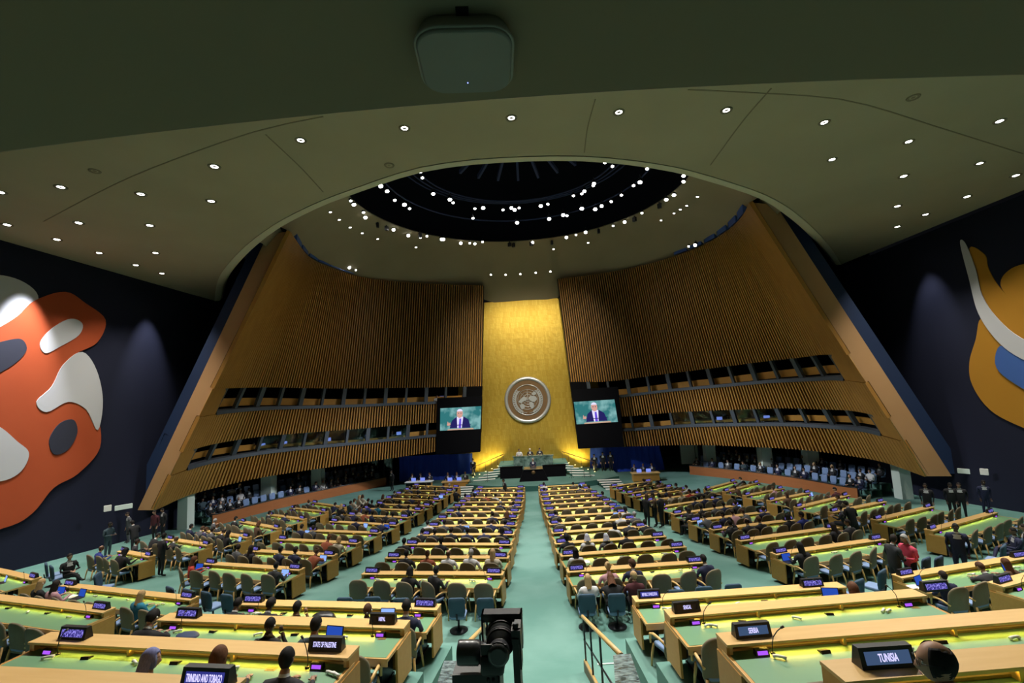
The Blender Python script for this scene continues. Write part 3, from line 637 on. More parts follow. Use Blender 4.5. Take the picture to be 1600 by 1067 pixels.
#=====PART4
# ================================================================== DELEGATE DESKS
def cc(b, pts, ox, oy, s=16/3): return [(b, (l[0]/s+ox, l[1]/s+oy), (r[0]/s+ox, r[1]/s+oy)) for l, r in pts]
DK = cc('CL', [((150, 930), (1320, 935)), ((340, 800), (1365, 800)), ((500, 690), (1390, 692)), ((610, 612), (1410, 608)), ((690, 540), (1430, 535)), ((765, 477), (1440, 473)), ((835, 424), (1455, 420)), ((900, 380), (1475, 378)), ((945, 343), (1480, 338)), ((985, 303), (1488, 302)), ((1060, 262), (1490, 262)), ((1090, 228), (1493, 222))], 540, 720)
DK += cc('CR', [((295, 915), (1440, 835)), ((240, 785), (1280, 708)), ((192, 685), (1115, 622)), ((168, 597), (970, 540)), ((148, 525), (875, 477)), ((128, 465), (800, 424)), ((108, 408), (725, 370)), ((92, 365), (665, 330)), ((85, 328), (610, 297)), ((78, 292), (560, 264)), ((65, 255), (500, 230)), ((60, 215), (460, 195))], 830, 720)
DK += [('LB', a, b) for a, b in [((321, 879), (473, 889)), ((390, 859), (525, 867)), ((435, 841.5), (562, 848)), ((482, 828), (594, 832)), ((517, 814), (622, 820)), ((545, 804), (640, 808)), ((569, 794), (660, 797)), ((589, 787), (674, 790)), ((602, 778), (688, 781)), ((618, 771), (698, 774)), ((632, 765), (708, 767)), ((646, 758), (718, 761))]]
DK += [('FL', a, b) for a, b in [((189, 860), (238, 869)), ((262, 841), (328, 851)), ((319, 827.5), (390, 839)), ((377, 814), (437, 824.7)), ((420, 803), (477, 810.6)), ((455, 793), (511, 799)), ((488, 784.5), (541, 792))]]
DK += [('NL', a, b) for a, b in [((0, 1056), (366, 1075)), ((62, 995), (553, 1018)), ((255, 963), (636, 975)), ((377, 940), (686, 948)), ((0, 933), (171, 953)), ((100, 913), (305, 934.5)), ((0, 891), (58, 904))]]
DK += [('RB', a, b) for a, b in [((1207, 865), (1378, 841)), ((1152, 844), (1307, 823)), ((1110, 827), (1240, 811.5)), ((1077, 814), (1199, 799)), ((1050, 803), (1155, 788.5)), ((1027, 792), (1120, 778)), ((1008, 783), (1095, 770)), ((991, 776), (1070, 764)), ((978, 771), (1050, 760)), ((964, 765), (1035, 754.5)), ((954, 760), (1018, 751))]]
DK += [('FR', a, b) for a, b in [((1450, 828), (1552, 799.7)), ((1365, 812), (1454, 791)), ((1297, 800), (1380, 783)), ((1243, 792.5), (1324, 773)), ((1200, 782), (1265, 769)), ((1162.5, 774), (1222.5, 762.5)), ((1131, 768), (1185, 753)), ((1101.5, 764), (1149, 751))]]
DK += [('NR', a, b) for a, b in [((1300, 1048), (1600, 1023)), ((1127, 998), (1600, 960)), ((1042, 958), (1437, 925)), ((990, 935.5), (1315, 913)), ((1555, 913), (1605, 900)), ((1401, 900), (1605, 868))]]
EXT = {('NL', 0): (2, 0), ('NL', 4): (1.6, 0), ('NL', 6): (1.6, 0), ('NR', 0): (0, 2.4), ('NR', 1): (0, 1.6), ('NR', 4): (0, 3), ('NR', 5): (0, 1.6)}
BN = dict(CL='centre-left block', CR='centre-right block', LB='left block', FL='far-left block', NL='near-left block', RB='right block', FR='far-right block', NR='near-right block')
LH = .895
def desk_parts(o, L, near):
    S = lambda nm, gg, m, **k: obj(nm, gg.mesh(nm, m), o, None, 0, **k)
    S('ledge', G().box(0, L, -.15, .15, LH-.032, LH), 'oak')
    S('front_panel', G().box(.02, L-.02, .105, .135, .08, .74), 'oakd')
    S('ledge_back', G().box(.045, L-.045, .06, .10, .757, LH-.033), 'blackm')  # matt black stands in for the shade in the gap under the ledge
    S('desktop', G().box(0, L, -.80, .135, .715, .755), 'oakd')
    S('front_edge', G().box(0, L, -.815, -.80, .64, .762), 'oak')
    for x0 in (-.008, L): S('side_edge', G().box(x0, x0+.008, -.80, 0, .715, .762), 'oak')
    S('green_inlay', G().box(.04, L-.04, -.775, -.02, .75, .759), 'green')
    S('strip_light', G().box(.4, L-.4, -.03, .01, LH-.05, LH-.034), 'glow')
    S('rear_lip', G().box(.04, L-.04, -.05, -.025, .755, .785), 'oak')
    al = bpy.data.lights.new('desk_light', 'AREA'); al.shape = 'RECTANGLE'; al.size = L-.9; al.size_y = .02; al.energy = 10.5*L/4.6; al.color = (1, .62, .09); al.spread = math.radians(70)
    lo = bpy.data.objects.new('desk_light', al); C.objects.link(lo); lo.parent = o; lo.location = (L/2, -.07, LH-.036); lo.rotation_euler = (math.radians(-55), 0, 0)
    nb = max(2, round(L/1.5)); br = G().box(-.02, .02, -.12, .08, .757, LH-.033).mesh('ledge_bracket', 'oak')
    for k in range(nb+1): S2 = obj('ledge_bracket', br, o, (.06+(L-.12)*k/nb, 0, 0))
    for x0 in (-.02, L-.02): S('end_panel', G().box(x0, x0+.04, -.47, .12, .10, .715), 'oakd')
    for x0 in (0, L-.04): S('end_block', G().box(x0, x0+.04, -.12, .135, .757, LH-.033), 'oakd')
    ns = max(2, round(L/1.6))
    for k in range(ns): x = .35+(L-.7)*k/max(1, ns-1); S('leg', G().box(x-.03, x+.03, -.35, .08, 0, .715), 'steel'); S('foot', G().box(x-.05, x+.05, -.55, .12, 0, .04), 'steel')
LEVEL = {('NL', 0): 2.5, ('NL', 1): 3.3, ('NL', 2): 3.97, ('NL', 3): 4.6, ('NL', 4): 4.85, ('NR', 0): 2.5, ('NR', 1): 3.3, ('NR', 2): 3.97, ('NR', 3): 4.6, ('NR', 4): 4.9}
desks = []; bc = {}
for b, l, r in DK:
    i = bc.get(b, 0); bc[b] = i+1
    if (b, i) in LEVEL: A, B = atz(*l, CAM.z-LEVEL[b, i]), atz(*r, CAM.z-LEVEL[b, i])
    else: A, B = atf(*l, LH), atf(*r, LH)
    d = (B-A).normalized(); e = EXT.get((b, i), (0, 0)); ex = max(0, 4.6-(B-A).length)
    if e[0]: A -= d*ex
    if e[1]: B += d*ex
    L = (B-A).length
    A = A-Vector((0, 0, LH)); x = d; y = Vector((0, 0, 1)).cross(x).normalized(); z = x.cross(y)
    o = empty('delegate_desk', A); o.matrix_world = Matrix.Translation(A) @ Matrix((x, y, z)).transposed().to_4x4()
    near = (A+B).y/2 < 15
    desk_parts(o, L, near)
    ph = '%s row of the %s' % (ORD[i+1], BN[b])
    tag(o, 'long oak delegate desk with green glowing top, %s' % ph, 'desk', 'delegate desks')
    if (b, i) in LEVEL:
        tg = G().box(-.2, L+.2, -1.8, .2, -1.3, 0); tr = struct('floor_tier', tg, 'carpet', 'carpeted tier under the %s' % ph); tr.matrix_world = o.matrix_world.copy()
    desks.append(dict(o=o, L=L, b=b, i=i, A=A, x=x, y=y, z=z, ph=ph, R=o.matrix_world.copy(), rz=math.atan2(x.y, x.x)))
# ------------------------------------------------------------------ chairs
def arch_outline(w_, z0, z1, r, n=8):
    P = [(-w_*.86, z0), (w_*.86, z0), (w_, z0+.12)]
    P += [(w_-r+r*math.cos(PI/2*k/n), z1-r+r*math.sin(PI/2*k/n)) for k in range(n+1)]
    P += [(-(w_-r)-r*math.sin(PI/2*k/n), z1-r+r*math.cos(PI/2*k/n)) for k in range(n+1)]
    P += [(-w_, z0+.12)]
    return P
def shell(w_, z0, z1, r, yb, th, curve, lean, inset=.0):
    out = arch_outline(w_, z0, z1, r); c = (0, (z0+z1)/2); gg = G(); rows = []
    def Y(x, z): return yb+curve*(x/w_)**2-lean*(z-z0)
    for dy, sc in ((0, .0), (0, .5), (-.0, .93), (th*.25, 1.0), (th*.75, 1.0), (th, .93), (th, .5), (th, 0)):
        rows.append([Vector((x*sc, Y(x*sc, c[1]+(z-c[1])*sc)+dy-(th*.0), c[1]+(z-c[1])*sc)) for x, z in out])
    gg.grid(rows, closed=True); return gg
mk = {}
mk['back_shell'] = shell(.285, .34, 1.07, .235, -.25, .06, .06, .13).mesh('back_shell', 'tan')
gg = plate([(.40, .42, .06, .40), (.48, .48, .08, .42), (.5, .5, .08, .46), (.46, .46, .08, .49)], 4); mk['seat_cushion'] = gg.mesh('seat_cushion', 'bseat')
for nm, sx in (('armrest', -1), ('armrest', 1)):
    mk[(nm, sx)] = G().tube([(sx*.27, -.24, .60), (sx*.30, -.05, .67), (sx*.30, .12, .67), (sx*.29, .24, .62), (sx*.285, .25, .45)], [.022, .026, .028, .026, .02], 8).mesh('armrest', 'oak')
for sx in (-1, 1):
    for sy in (-1, 1): mk[('leg', sx, sy)] = G().tube([(sx*.235, sy*.22, .44), (sx*.26, sy*.27, .2), (sx*.275, sy*.29, 0)], [.028, .024, .018], 8).mesh('leg', 'oak')
def make_chair():
    o = empty('delegate_chair', (0, 0, 0))
    obj('back_shell', mk['back_shell'], o); obj('seat_cushion', mk['seat_cushion'], o)
    for sx in (-1, 1):
        obj('armrest', mk[('armrest', sx)], o)
        for sy in (-1, 1): obj('leg', mk[('leg', sx, sy)], o)
    return o
bk = {'backrest': shell(.235, .46, .98, .09, -.24, .07, .03, .12).mesh('backrest', 'bback'), 'seat': plate([(.38, .40, .06, .38), (.45, .45, .08, .40), (.46, .46, .08, .45), (.42, .42, .08, .48)], 4).mesh('seat', 'bseat'),
      'pedestal': G().lathe([(.03, .05), (.03, .39)], 10).mesh('pedestal', 'steel'), 'base': G().lathe([(.26, 0), (.26, .015), (.06, .06), (.03, .06)], 18).mesh('base', 'steel'), 'bracket': G().tube([(0, -.05, .36), (0, -.26, .40), (0, -.29, .55)], .025, 6).mesh('bracket', 'steel')}
bk2 = {'backrest': shell(.235, .5, .98, .08, -.24, .09, .02, .14).mesh('backrest', 'bseat'), 'seat': bk['seat'], 'pedestal': bk['pedestal']}
def make_side_chair(kit, name):
    o = empty(name, (0, 0, 0))
    for k, m in kit.items(): obj(k, m, o)
    return o
seats = []
for D in desks:
    if D['b'] == 'NL' and D['i'] == 6: n = 5
    elif 0: pass
    elif D['b'] in ('NL', 'NR') and D['L'] > 5.3: n = round(D['L']/.79)
    else: n = 6 if D['L'] > 3.75 else max(2, round(D['L']/.74))
    for k in range(n):
        p = D['A']+D['x']*(D['L']*(k+.5)/n)-D['y']*(.93+random.uniform(-.05, .10)); p.z = D['A'].z if (D['b'], D['i']) in LEVEL else fl(p.y)
        seats.append(dict(p=p, rz=D['rz']+random.uniform(-.12, .12), D=D, k=k, n=n, used=None))
seats.sort(key=lambda s: (s['p']-CAM).length)
chair0 = make_chair(); far = []; first = True; nch = 0
for s in seats:
    px, py = proj(s['p']+Vector((0, 0, .9)))
    if px < -60 or px > 1660 or py > 1150: s['off'] = True; continue
    if nch < 300:
        c = chair0 if first else copytree(chair0); first = False; nch += 1
        if random.random() < .12: s['rz'] += random.uniform(-.5, .5)
        c.location = s['p']; c.rotation_euler[2] = s['rz']
        tag(c, 'olive-tan arched delegate chair, %s from the left, %s' % (ORD[s['k']+1], s['D']['ph']), 'chair', 'delegate chairs')
        s['chair'] = c
    else: far.append(s)
if far:
    gg = G(); mats = ['tan', 'bseat', 'oak']
    for s in far:
        T = Matrix.Translation(s['p']) @ Matrix.Rotation(s['rz'], 4, 'Z')
        for key, mi in (('back_shell', 0), ('seat_cushion', 1), (('armrest', -1), 2), (('armrest', 1), 2)):
            me = mk[key]; gg.add([T @ v.co for v in me.vertices], [list(p.vertices) for p in me.polygons], mi, True)
    o = obj('distant_chairs', gg.mesh('distant_chairs', mats)); o['kind'] = 'stuff'; tag(o, 'farthest olive-tan delegate chairs in rows near the stage', 'chairs')
# ------------------------------------------------------------------ things on the desks
plate_case = G().hexa([(-.24, -.06, 0), (-.235, -.02, .16), (-.24, .07, 0), (-.235, .045, .16), (.24, -.06, 0), (.235, -.02, .16), (.24, .07, 0), (.235, .045, .16)]).mesh('case', 'black')
def scr_face(w0, h0, h1, off=.004): return [(-w0, -.06+.04*h0/.16-off, h0), (w0, -.06+.04*h0/.16-off, h0), (w0, -.06+.04*h1/.16-off, h1), (-w0, -.06+.04*h1/.16-off, h1)]
scr_sign = G().prism(scr_face(.195, .035, .13), (0, .003, 0)).mesh('display', 'sign')
scr_bg = G().prism(scr_face(.195, .035, .13), (0, .003, 0)).mesh('display', 'signbg'); scr_bg2 = G().prism(scr_face(.195, .035, .13), (0, .003, 0)).mesh('display', 'signbg2')
scr_dk = G().prism(scr_face(.195, .035, .13), (0, .003, 0)).mesh('display', mat('display_off', (.006, .006, .02), .2))
con_case = G().hexa([(-.085, -.04, 0), (-.085, -.015, .075), (-.085, .05, 0), (-.085, .03, .075), (.085, -.04, 0), (.085, -.015, .075), (.085, .05, 0), (.085, .03, .075)]).mesh('case', 'black')
con_scr = G().prism([(-.065, -.037, .018), (.065, -.037, .018), (.065, -.022, .058), (-.065, -.022, .058)], (0, .002, 0)).mesh('display', 'purple')
mic_neck = G().tube([(0, 0, 0), (0, -.01, .10), (.02, -.01, .2), (.07, -.02, .28), (.12, -.03, .33)], .006, 6).mesh('gooseneck', 'black'); mic_head = G().tube([(.115, -.028, .325), (.15, -.035, .35)], [.014, .016], 8).mesh('capsule', 'black'); mic_base = G().lathe([(.03, 0), (.03, .012), (.012, .02)], 12).mesh('base', 'black')
hs = G().tube([(-.07, 0, .02), (-.04, 0, .032), (.04, 0, .032), (.07, 0, .02)], [.022, .018, .018, .024], 8).mesh('earpiece_handset', 'white')
flap = G().hexa([(-.06, -.04, 0), (-.06, -.02, .035), (-.06, .05, 0), (-.06, .05, .012), (.06, -.04, 0), (.06, -.02, .035), (.06, .05, 0), (.06, .05, .012)]).mesh('outlet_box', 'black')
hatch = G().box(-.07, .07, -.05, .05, 0, .003).box(-.045, .045, -.03, .03, .003, .006).mesh('brass_hatch', mat('brass_hatch', (.25, .17, .03), .4, .5))
def letters(txt, parent, w_, h=.062, z=.082, y=-.048):
    c = bpy.data.curves.new('lettering', 'FONT'); c.body = txt; c.align_x = 'CENTER'; c.align_y = 'CENTER'; c.size = .09; c.extrude = .0012; c.offset = .0012
    o = bpy.data.objects.new('lettering', c); C.objects.link(o); bpy.context.view_layer.update()
    dims = o.dimensions; me = bpy.data.meshes.new_from_object(o.evaluated_get(bpy.context.evaluated_depsgraph_get())); bpy.data.objects.remove(o)
    me.materials.clear(); me.materials.append(M['signtx'])
    q = obj('lettering', me, parent, (0, y, z)); q.rotation_euler = (math.radians(76), 0, 0); q.scale = (w_/dims.x, h/dims.y, 1)
def nameplate(D, x, where, txt=None, bgm=None, tw=.3, sc=1.0, lab=None):
    o = empty('nameplate_display', D['R'] @ Vector((x, 0.02, LH))); o.rotation_euler[2] = D['rz']+random.uniform(-.03, .03); o.scale = (sc,)*3
    obj('case', plate_case, o); obj('display', bgm or scr_sign, o)
    if txt: letters(txt, o, tw)
    tag(o, lab or 'black nameplate display, %s end of ledge, %s' % (where, D['ph']), 'nameplate', None if lab else 'nameplate displays on the desk ledges')
def console(D, x, where):
    p = D['R'] @ Vector((x, -.17, .759)); o = empty('voting_console', p); o.rotation_euler[2] = D['rz']
    obj('case', con_case, o); obj('display', con_scr, o); tag(o, 'small purple-lit console, %s end of desktop, %s' % (where, D['ph']), 'console', 'purple consoles on the desktops')
def mic(D, x, where, flip=1):
    o = empty('gooseneck_microphone', D['R'] @ Vector((x, -.16, .759))); o.rotation_euler[2] = D['rz']+(0 if flip > 0 else PI); o.rotation_euler[2] += random.uniform(-.3, .3)
    obj('gooseneck', mic_neck, o); obj('capsule', mic_head, o); obj('base', mic_base, o); tag(o, 'black gooseneck microphone, %s end of desktop, %s' % (where, D['ph']), 'microphone', 'gooseneck microphones')
def small(name, me, D, x, y, rz, label, cat, grp):
    o = obj(name, me, None, D['R'] @ Vector((x, y, .759)), D['rz']+rz); tag(o, label, cat, grp)
SIGNS = {('NR', 0): [(.49, 'TUNISIA', scr_bg2, .17, 'large nameplate reading TUNISIA on the lowest right-hand ledge')],
 ('NR', 1): [(.42, 'SERBIA', scr_bg2, .13, 'nameplate reading SERBIA on a ledge right of the railing')],
 ('NR', 2): [(.36, 'SENEGAL', scr_dk, .14, 'nameplate reading SENEGAL on the ledge behind the tan chair'), (5.0, None, None, 0, 'nameplate with full blue line near the suited man, third row near right')],
 ('NR', 3): [(.35, 'REPUBLIC OF MOLDOVA', scr_bg, .33, 'nameplate reading REPUBLIC OF MOLDOVA behind the blue side chairs'), (4.0, None, None, 0, 'nameplate with blue line before the brown-haired woman')],
 ('NL', 0): [(None, 'TRINIDAD AND TOBAGO', scr_bg, .36, 'large nameplate reading TRINIDAD AND TOBAGO at the bottom edge')],
 ('NL', 1): [(.62, None, None, 0, 'nameplate with blue line at the outer end of the second near-left ledge'), (None, 'STATE OF PALESTINE', scr_dk, .33, 'nameplate reading STATE OF PALESTINE beside the open dark laptop')],
 ('NL', 2): [(.55, None, None, 0, 'nameplate before the woman in the teal jacket'), (None, 'NEPAL', scr_dk, .12, 'nameplate reading NEPAL beside the bald man in navy')]}
SPX = {('NL', 0): 322, ('NL', 1): 509, ('NL', 2): 598}
def x_at(D, px, y=0, z=LH):   # position along the desk whose picture column is px
    lo, hi = 0, D['L']
    for _ in range(40):
        m = (lo+hi)/2
        if proj(D['R'] @ Vector((m, y, z)))[0] < px: lo = m
        else: hi = m
    return lo
for D in desks:
    key = (D['b'], D['i']); L = D['L']
    if key in SIGNS:
        for x, txt, bgm, tw, lab in SIGNS[key]:
            nameplate(D, x_at(D, SPX[key]) if x is None else x, '', txt, bgm, tw, 1.0, lab)
        if key == ('NL', 2): pass
    else:
        ends = [(.32, 'left'), (L-.32, 'right')]
        for x, wd in ends:
            p = proj(D['R'] @ Vector((x, 0, LH)))
            if 0 <= p[0] <= 1600: nameplate(D, x, wd)
    for x, wd, fl_ in ((.42, 'left', 1), (L-.42, 'right', -1)):
        p = proj(D['R'] @ Vector((x, -.2, .76)))
        if not (0 <= p[0] <= 1600 and p[1] < 1067): continue
        console(D, x, wd)
        if D['A'].y < 26: mic(D, x+.15*fl_, wd, fl_)
    if D['A'].y < 17.5:
        n = max(3, round(L/.78)); c1 = c2 = 0
        for k in range(n):
            x = L*(k+.5)/n
            p = proj(D['R'] @ Vector((x, -.3, .76)))
            if not (0 <= p[0] <= 1600 and p[1] < 1067): continue
            if k % 2 == 0:
                c1 += 1
                small('earpiece_handset', hs, D, x+.2, -.28, random.uniform(-.7, .7), 'white earpiece handset, %s along the desktop, %s' % (ORD[c1], D['ph']), 'handset', 'earpiece handsets')
                if random.random() < .6: c1 += 1; small('earpiece_handset', hs, D, x+.28, -.30, random.uniform(-.7, .7), 'white earpiece handset, %s along the desktop, %s' % (ORD[c1], D['ph']), 'handset', 'earpiece handsets')
            else:
                c2 += 1
                small('outlet_box', flap if c2 % 3 else hatch, D, x+.05, -.22, random.uniform(-.2, .2), '%s, %s along the desktop, %s' % ('small black flip-up outlet box' if c2 % 3 else 'flat brass cable hatch', ORD[c2], D['ph']), 'outlet', 'outlet boxes in the desktops')
# laptops and other belongings
lb = G().box(-.165, .165, -.23, 0, 0, .016).box(-.14, .14, -.12, -.02, .016, .018); mlb = lb.mesh('keyboard_base', 'black'); mls = G().hexa([(-.165, 0, .012), (-.165, .06, .23), (-.165, .01, .012), (-.165, .07, .23), (.165, 0, .012), (.165, .06, .23), (.165, .01, .012), (.165, .07, .23)]).mesh('lid', 'black')
def lscr(m): return G().prism([(-.15, -.002, .024), (.15, -.002, .024), (.15, .052, .22), (-.15, .052, .22)], (0, .002, 0)).mesh('display', m)
ls1, ls2 = lscr('scr'), lscr('scrl')
def nearest_desk(px, py):
    best = None
    for D in desks:
        for k in range(40):
            x = D['L']*(k+.5)/40; q = proj(D['R'] @ Vector((x, -.35, .78))); e = math.hypot(q[0]-px, q[1]-py)
            if best is None or e < best[0]: best = (e, D, x)
    return best[1], best[2]
for i, (px, py, pale, where) in enumerate([(521, 984, 0, 'in front of the dark-clad man near left'), (604, 960, 1, 'beside the long-haired person, fourth near-left row'), (128, 926, 0, 'open beside the seated woman near left'), (97, 924, 0, 'left of the other open laptop near left'), (10, 905, 1, 'on the leftmost desk'), (313, 889, 0, 'before the person in red'),
      (375, 840, 1, 'on the far-left desk'), (505, 870, 1, 'before the brown-haired woman, left block'), (445, 890, 1, 'before the grey-suited man, left block'), (479, 830, 1, 'left block, before the suited man'), (572, 818, 1, 'left block middle row'), (604, 821, 0, 'left block near the aisle'), (690, 779, 1, 'left block near the stage'), (727, 823, 1, 'centre-left block, middle seats'), (742, 770, 1, 'centre-left block near the stage'),
      (1226, 870, 0, 'first right-block desk by the dark-haired woman'), (1297, 925, 0, 'tablet-like, near-right desk'), (1437, 905, 0, 'before the navy-suited man near right'), (1095, 818, 1, 'right block, third row'), (1156, 795, 1, 'right block, fourth row'), (962, 812, 1, 'centre-right block before the blonde woman'), (964, 800, 0, 'centre-right block before the woman in white'), (907, 764, 1, 'centre-right block near the stage'), (1268, 770, 1, 'far-right block'), (1572, 885, 0, 'before the long-haired woman near right')]):
    D, x = nearest_desk(px, py); o = empty('laptop', D['R'] @ Vector((x, -.38, .759))); o.rotation_euler[2] = D['rz']+random.uniform(-.25, .25)
    obj('keyboard_base', mlb, o); obj('lid', mls, o); obj('display', ls2 if pale else ls1, o)
    tag(o, 'open %s-screened laptop %s' % ('pale blue' if pale else 'dark blue', where), 'laptop', 'laptops on the desks')
def lump(name, px, py, sx, sy, sz, m, label, cat):
    D, x = nearest_desk(px, py); gg = G(); rows = []
    for j in range(9):
        th = PI/2*j/8
        rows.append([Vector((sx*math.cos(th)**.6*math.cos(2*PI*k/18)*(1+.08*math.sin(3*k)), sy*math.cos(th)**.6*math.sin(2*PI*k/18), sz*math.sin(th)*(1+.1*math.sin(k*2.1)*math.cos(th)))) for k in range(18)])
    gg.grid(rows, closed=True); o = obj(name, gg.mesh(name, m), None, D['R'] @ Vector((x, -.4, .759)), D['rz']); tag(o, label, cat)
lump('black_bag', 505, 960, .27, .16, .14, 'black', 'soft black bag lying on the fourth near-left desk', 'bag')
lump('dark_folder', 300, 980, .22, .15, .06, 'bluep', 'dark blue padded folder on the third near-left desk', 'folder')
lump('phone', 246, 990, .06, .1, .012, 'black', 'black phone lying left of the dark blue folder', 'phone')
for px, py, lab in ((910, 878, 'white sheets of paper before the braided woman'), (1400, 905, 'white papers before the navy-suited man near right'), (950, 818, 'papers on the centre-right desk by the blonde woman'), (1240, 860, 'loose papers on the first right-block desk'), (115, 934, 'white papers by the open laptops near left')):
    D, x = nearest_desk(px, py); o = obj('paper_sheet', G().box(-.15, .15, -.1, .11, 0, .004).box(-.02, .2, -.16, .06, .004, .007).mesh('paper_sheet', 'paper'), None, D['R'] @ Vector((x, -.4, .759)), D['rz']+random.uniform(-.3, .3)); tag(o, lab, 'paper')
#=====PART5
# ================================================================== BLUE SIDE CHAIRS AND SIDE SEATING
side0 = None
def side_chair(px, py, rz, label):
    global side0
    p = atf(px, py, .98)
    if side0 is None: c = side0 = make_side_chair(bk, 'side_chair')
    else: c = copytree(side0)
    y = p.y+.33; c.location = (p.x, y, fl(y)); c.rotation_euler[2] = rz
    tag(c, label, 'chair', 'slate-blue pedestal chairs in the cross aisle'); return c
SCH = [(712, 936, 0, 'left of the camera, beside the aisle'), (757, 936, 0, 'right behind the camera hood'), (537, 935, -.05, 'behind the fourth near-left desk, first of the row'), (580, 934, 0, 'behind the fourth near-left desk, second of the row'), (625, 936, 0, 'behind the fourth near-left desk, third of the row'), (664, 936, 0, 'behind the fourth near-left desk, fourth of the row'),
 (917, 930, 0, 'holding the long-haired blonde woman'), (964, 929, 0, 'beside the blonde woman, centre right'), (1014, 927, 0, 'behind the MOLDOVA nameplate'), (1058, 923, 0, 'second behind the near-right ledge'), (1101, 918, .05, 'third behind the near-right ledge'), (1147, 914, .05, 'fourth behind the near-right ledge'),
 (266, 918, -.5, 'left end of the left cross aisle'), (293, 922, -.4, 'second in the left cross aisle'), (322, 926, -.4, 'third in the left cross aisle'), (354, 930, -.3, 'fourth in the left cross aisle'), (393, 931, -.3, 'fifth in the left cross aisle'),
 (1340, 908, .5, 'beside the brown-haired woman near right'), (1376, 893, .6, 'before the standing pair'), (1466, 870, .5, 'right of the woman in pink'), (1567, 852, .6, 'holding the man in navy far right'), (1594, 843, .6, 'at the right picture edge'), (1446, 872, .5, 'behind the woman in pink'), (72, 880, -.7, 'against the left mural wall'), (80, 884, -.6, 'second against the left mural wall'), (152, 898, -1.2, 'beside the crossed-leg woman')]
for px, py, rz, wh in SCH: side_chair(px, py, rz, 'slate-blue pedestal side chair %s' % wh)
tier0 = None; tseats = []
for sd, wd, W in ((-1, 'left', [(332, 822), (430, 796), (490, 783), (545, 771), (604, 758)]), (1, 'right', [(1400, 771), (1341, 781), (1240, 762), (1150, 749), (1078, 741)])):
    P = [atf(px, py, 0) for px, py in W]
    if sd > 0: P = P[1:]
    P = [Vector((p.x, p.y, 0)) for p in P]
    path = smoothpath(P, 40)
    def off(q, d):
        out = []
        for i in range(len(q)):
            t = q[min(i+1, len(q)-1)]-q[max(i-1, 0)]; n_ = Vector((t.y, -t.x, 0)).normalized()
            if n_.x*sd < 0: n_ = -n_
            out.append(q[i]+n_*d)
        return out
    base = [fl(p.y) for p in path]
    root = tag(empty('side_balustrade', (path[0].x, path[0].y, base[0])), 'low red-brown wooden wall in front of the %s side seats' % wd, 'low wall')
    for i in range(0, 39, 3):
        a, b = path[i], path[min(i+3, 39)]; o2 = off(path, .06); a2, b2 = o2[i], o2[min(i+3, 39)]; h = .72
        gg = G(); r = root.location; f = lambda p, z: Vector((p.x, p.y, z))-r
        gg.hexa([f(a, base[i]-.05), f(a, base[i]+h), f(a2, base[i]-.05), f(a2, base[i]+h), f(b, base[min(i+3, 39)]-.05), f(b, base[min(i+3, 39)]+h), f(b2, base[min(i+3, 39)]-.05), f(b2, base[min(i+3, 39)]+h)])
        obj('panel', gg.mesh('panel', 'cherry'), root)
    gg = G(); gg.tube([Vector((p.x, p.y, z+.76))-root.location for p, z in zip(off(path, .03), base)], .05, 6); obj('rail', gg.mesh('rail', 'black'), root)
    for tier in range(3):
        q0, q1 = off(path, .3+.95*tier), off(path, .3+.95*(tier+1))
        z = [b_+.12+.3*tier for b_ in base]; gg = G()
        gg.grid([[Vector((p.x, p.y, zz-.6)) for p, zz in zip(q0, z)], [Vector((p.x, p.y, zz)) for p, zz in zip(q0, z)], [Vector((p.x, p.y, zz)) for p, zz in zip(q1, z)], [Vector((p.x, p.y, zz-.6)) for p, zz in zip(q1, z)]], smooth=False)
        o = obj('seating_tier', gg.mesh('seating_tier', 'carpet')); tag(o, 'carpeted step of the %s side seating, %s tier from the front' % (wd, ORD[tier+1]), 'step')
        mid = off(path, .3+.95*tier+.55); L = sum((b-a).length for a, b in zip(mid, mid[1:])); n = int(L/.66); pp = resample(mid, n*2+1)
        for k in range(n):
            p = pp[2*k+1]; t = (pp[2*k+2]-pp[2*k]).normalized(); f_ = Vector((-t.y, t.x, 0)); f_ = f_ if f_.x*sd < 0 else -f_
            rz = math.atan2(-f_.x, f_.y)
            i = int((2*k+1)/(2*n)*39); zz = base[i]+.12+.3*tier
            q = proj(p+Vector((0, 0, zz+.8)))
            if not -20 < q[0] < 1620: continue
            c = make_side_chair(bk2, 'audience_chair') if tier0 is None else copytree(tier0); tier0 = tier0 or c
            c.location = (p.x, p.y, zz); c.rotation_euler[2] = rz
            tag(c, 'pale blue side seat, %s from the near end, %s tier under the %s panel' % (ORD[k+1], ORD[tier+1], wd), 'seat', 'pale blue side seats')
            tseats.append(dict(p=c.location.copy(), rz=rz, q=q, wd=wd, k=k, tier=tier, used=None))
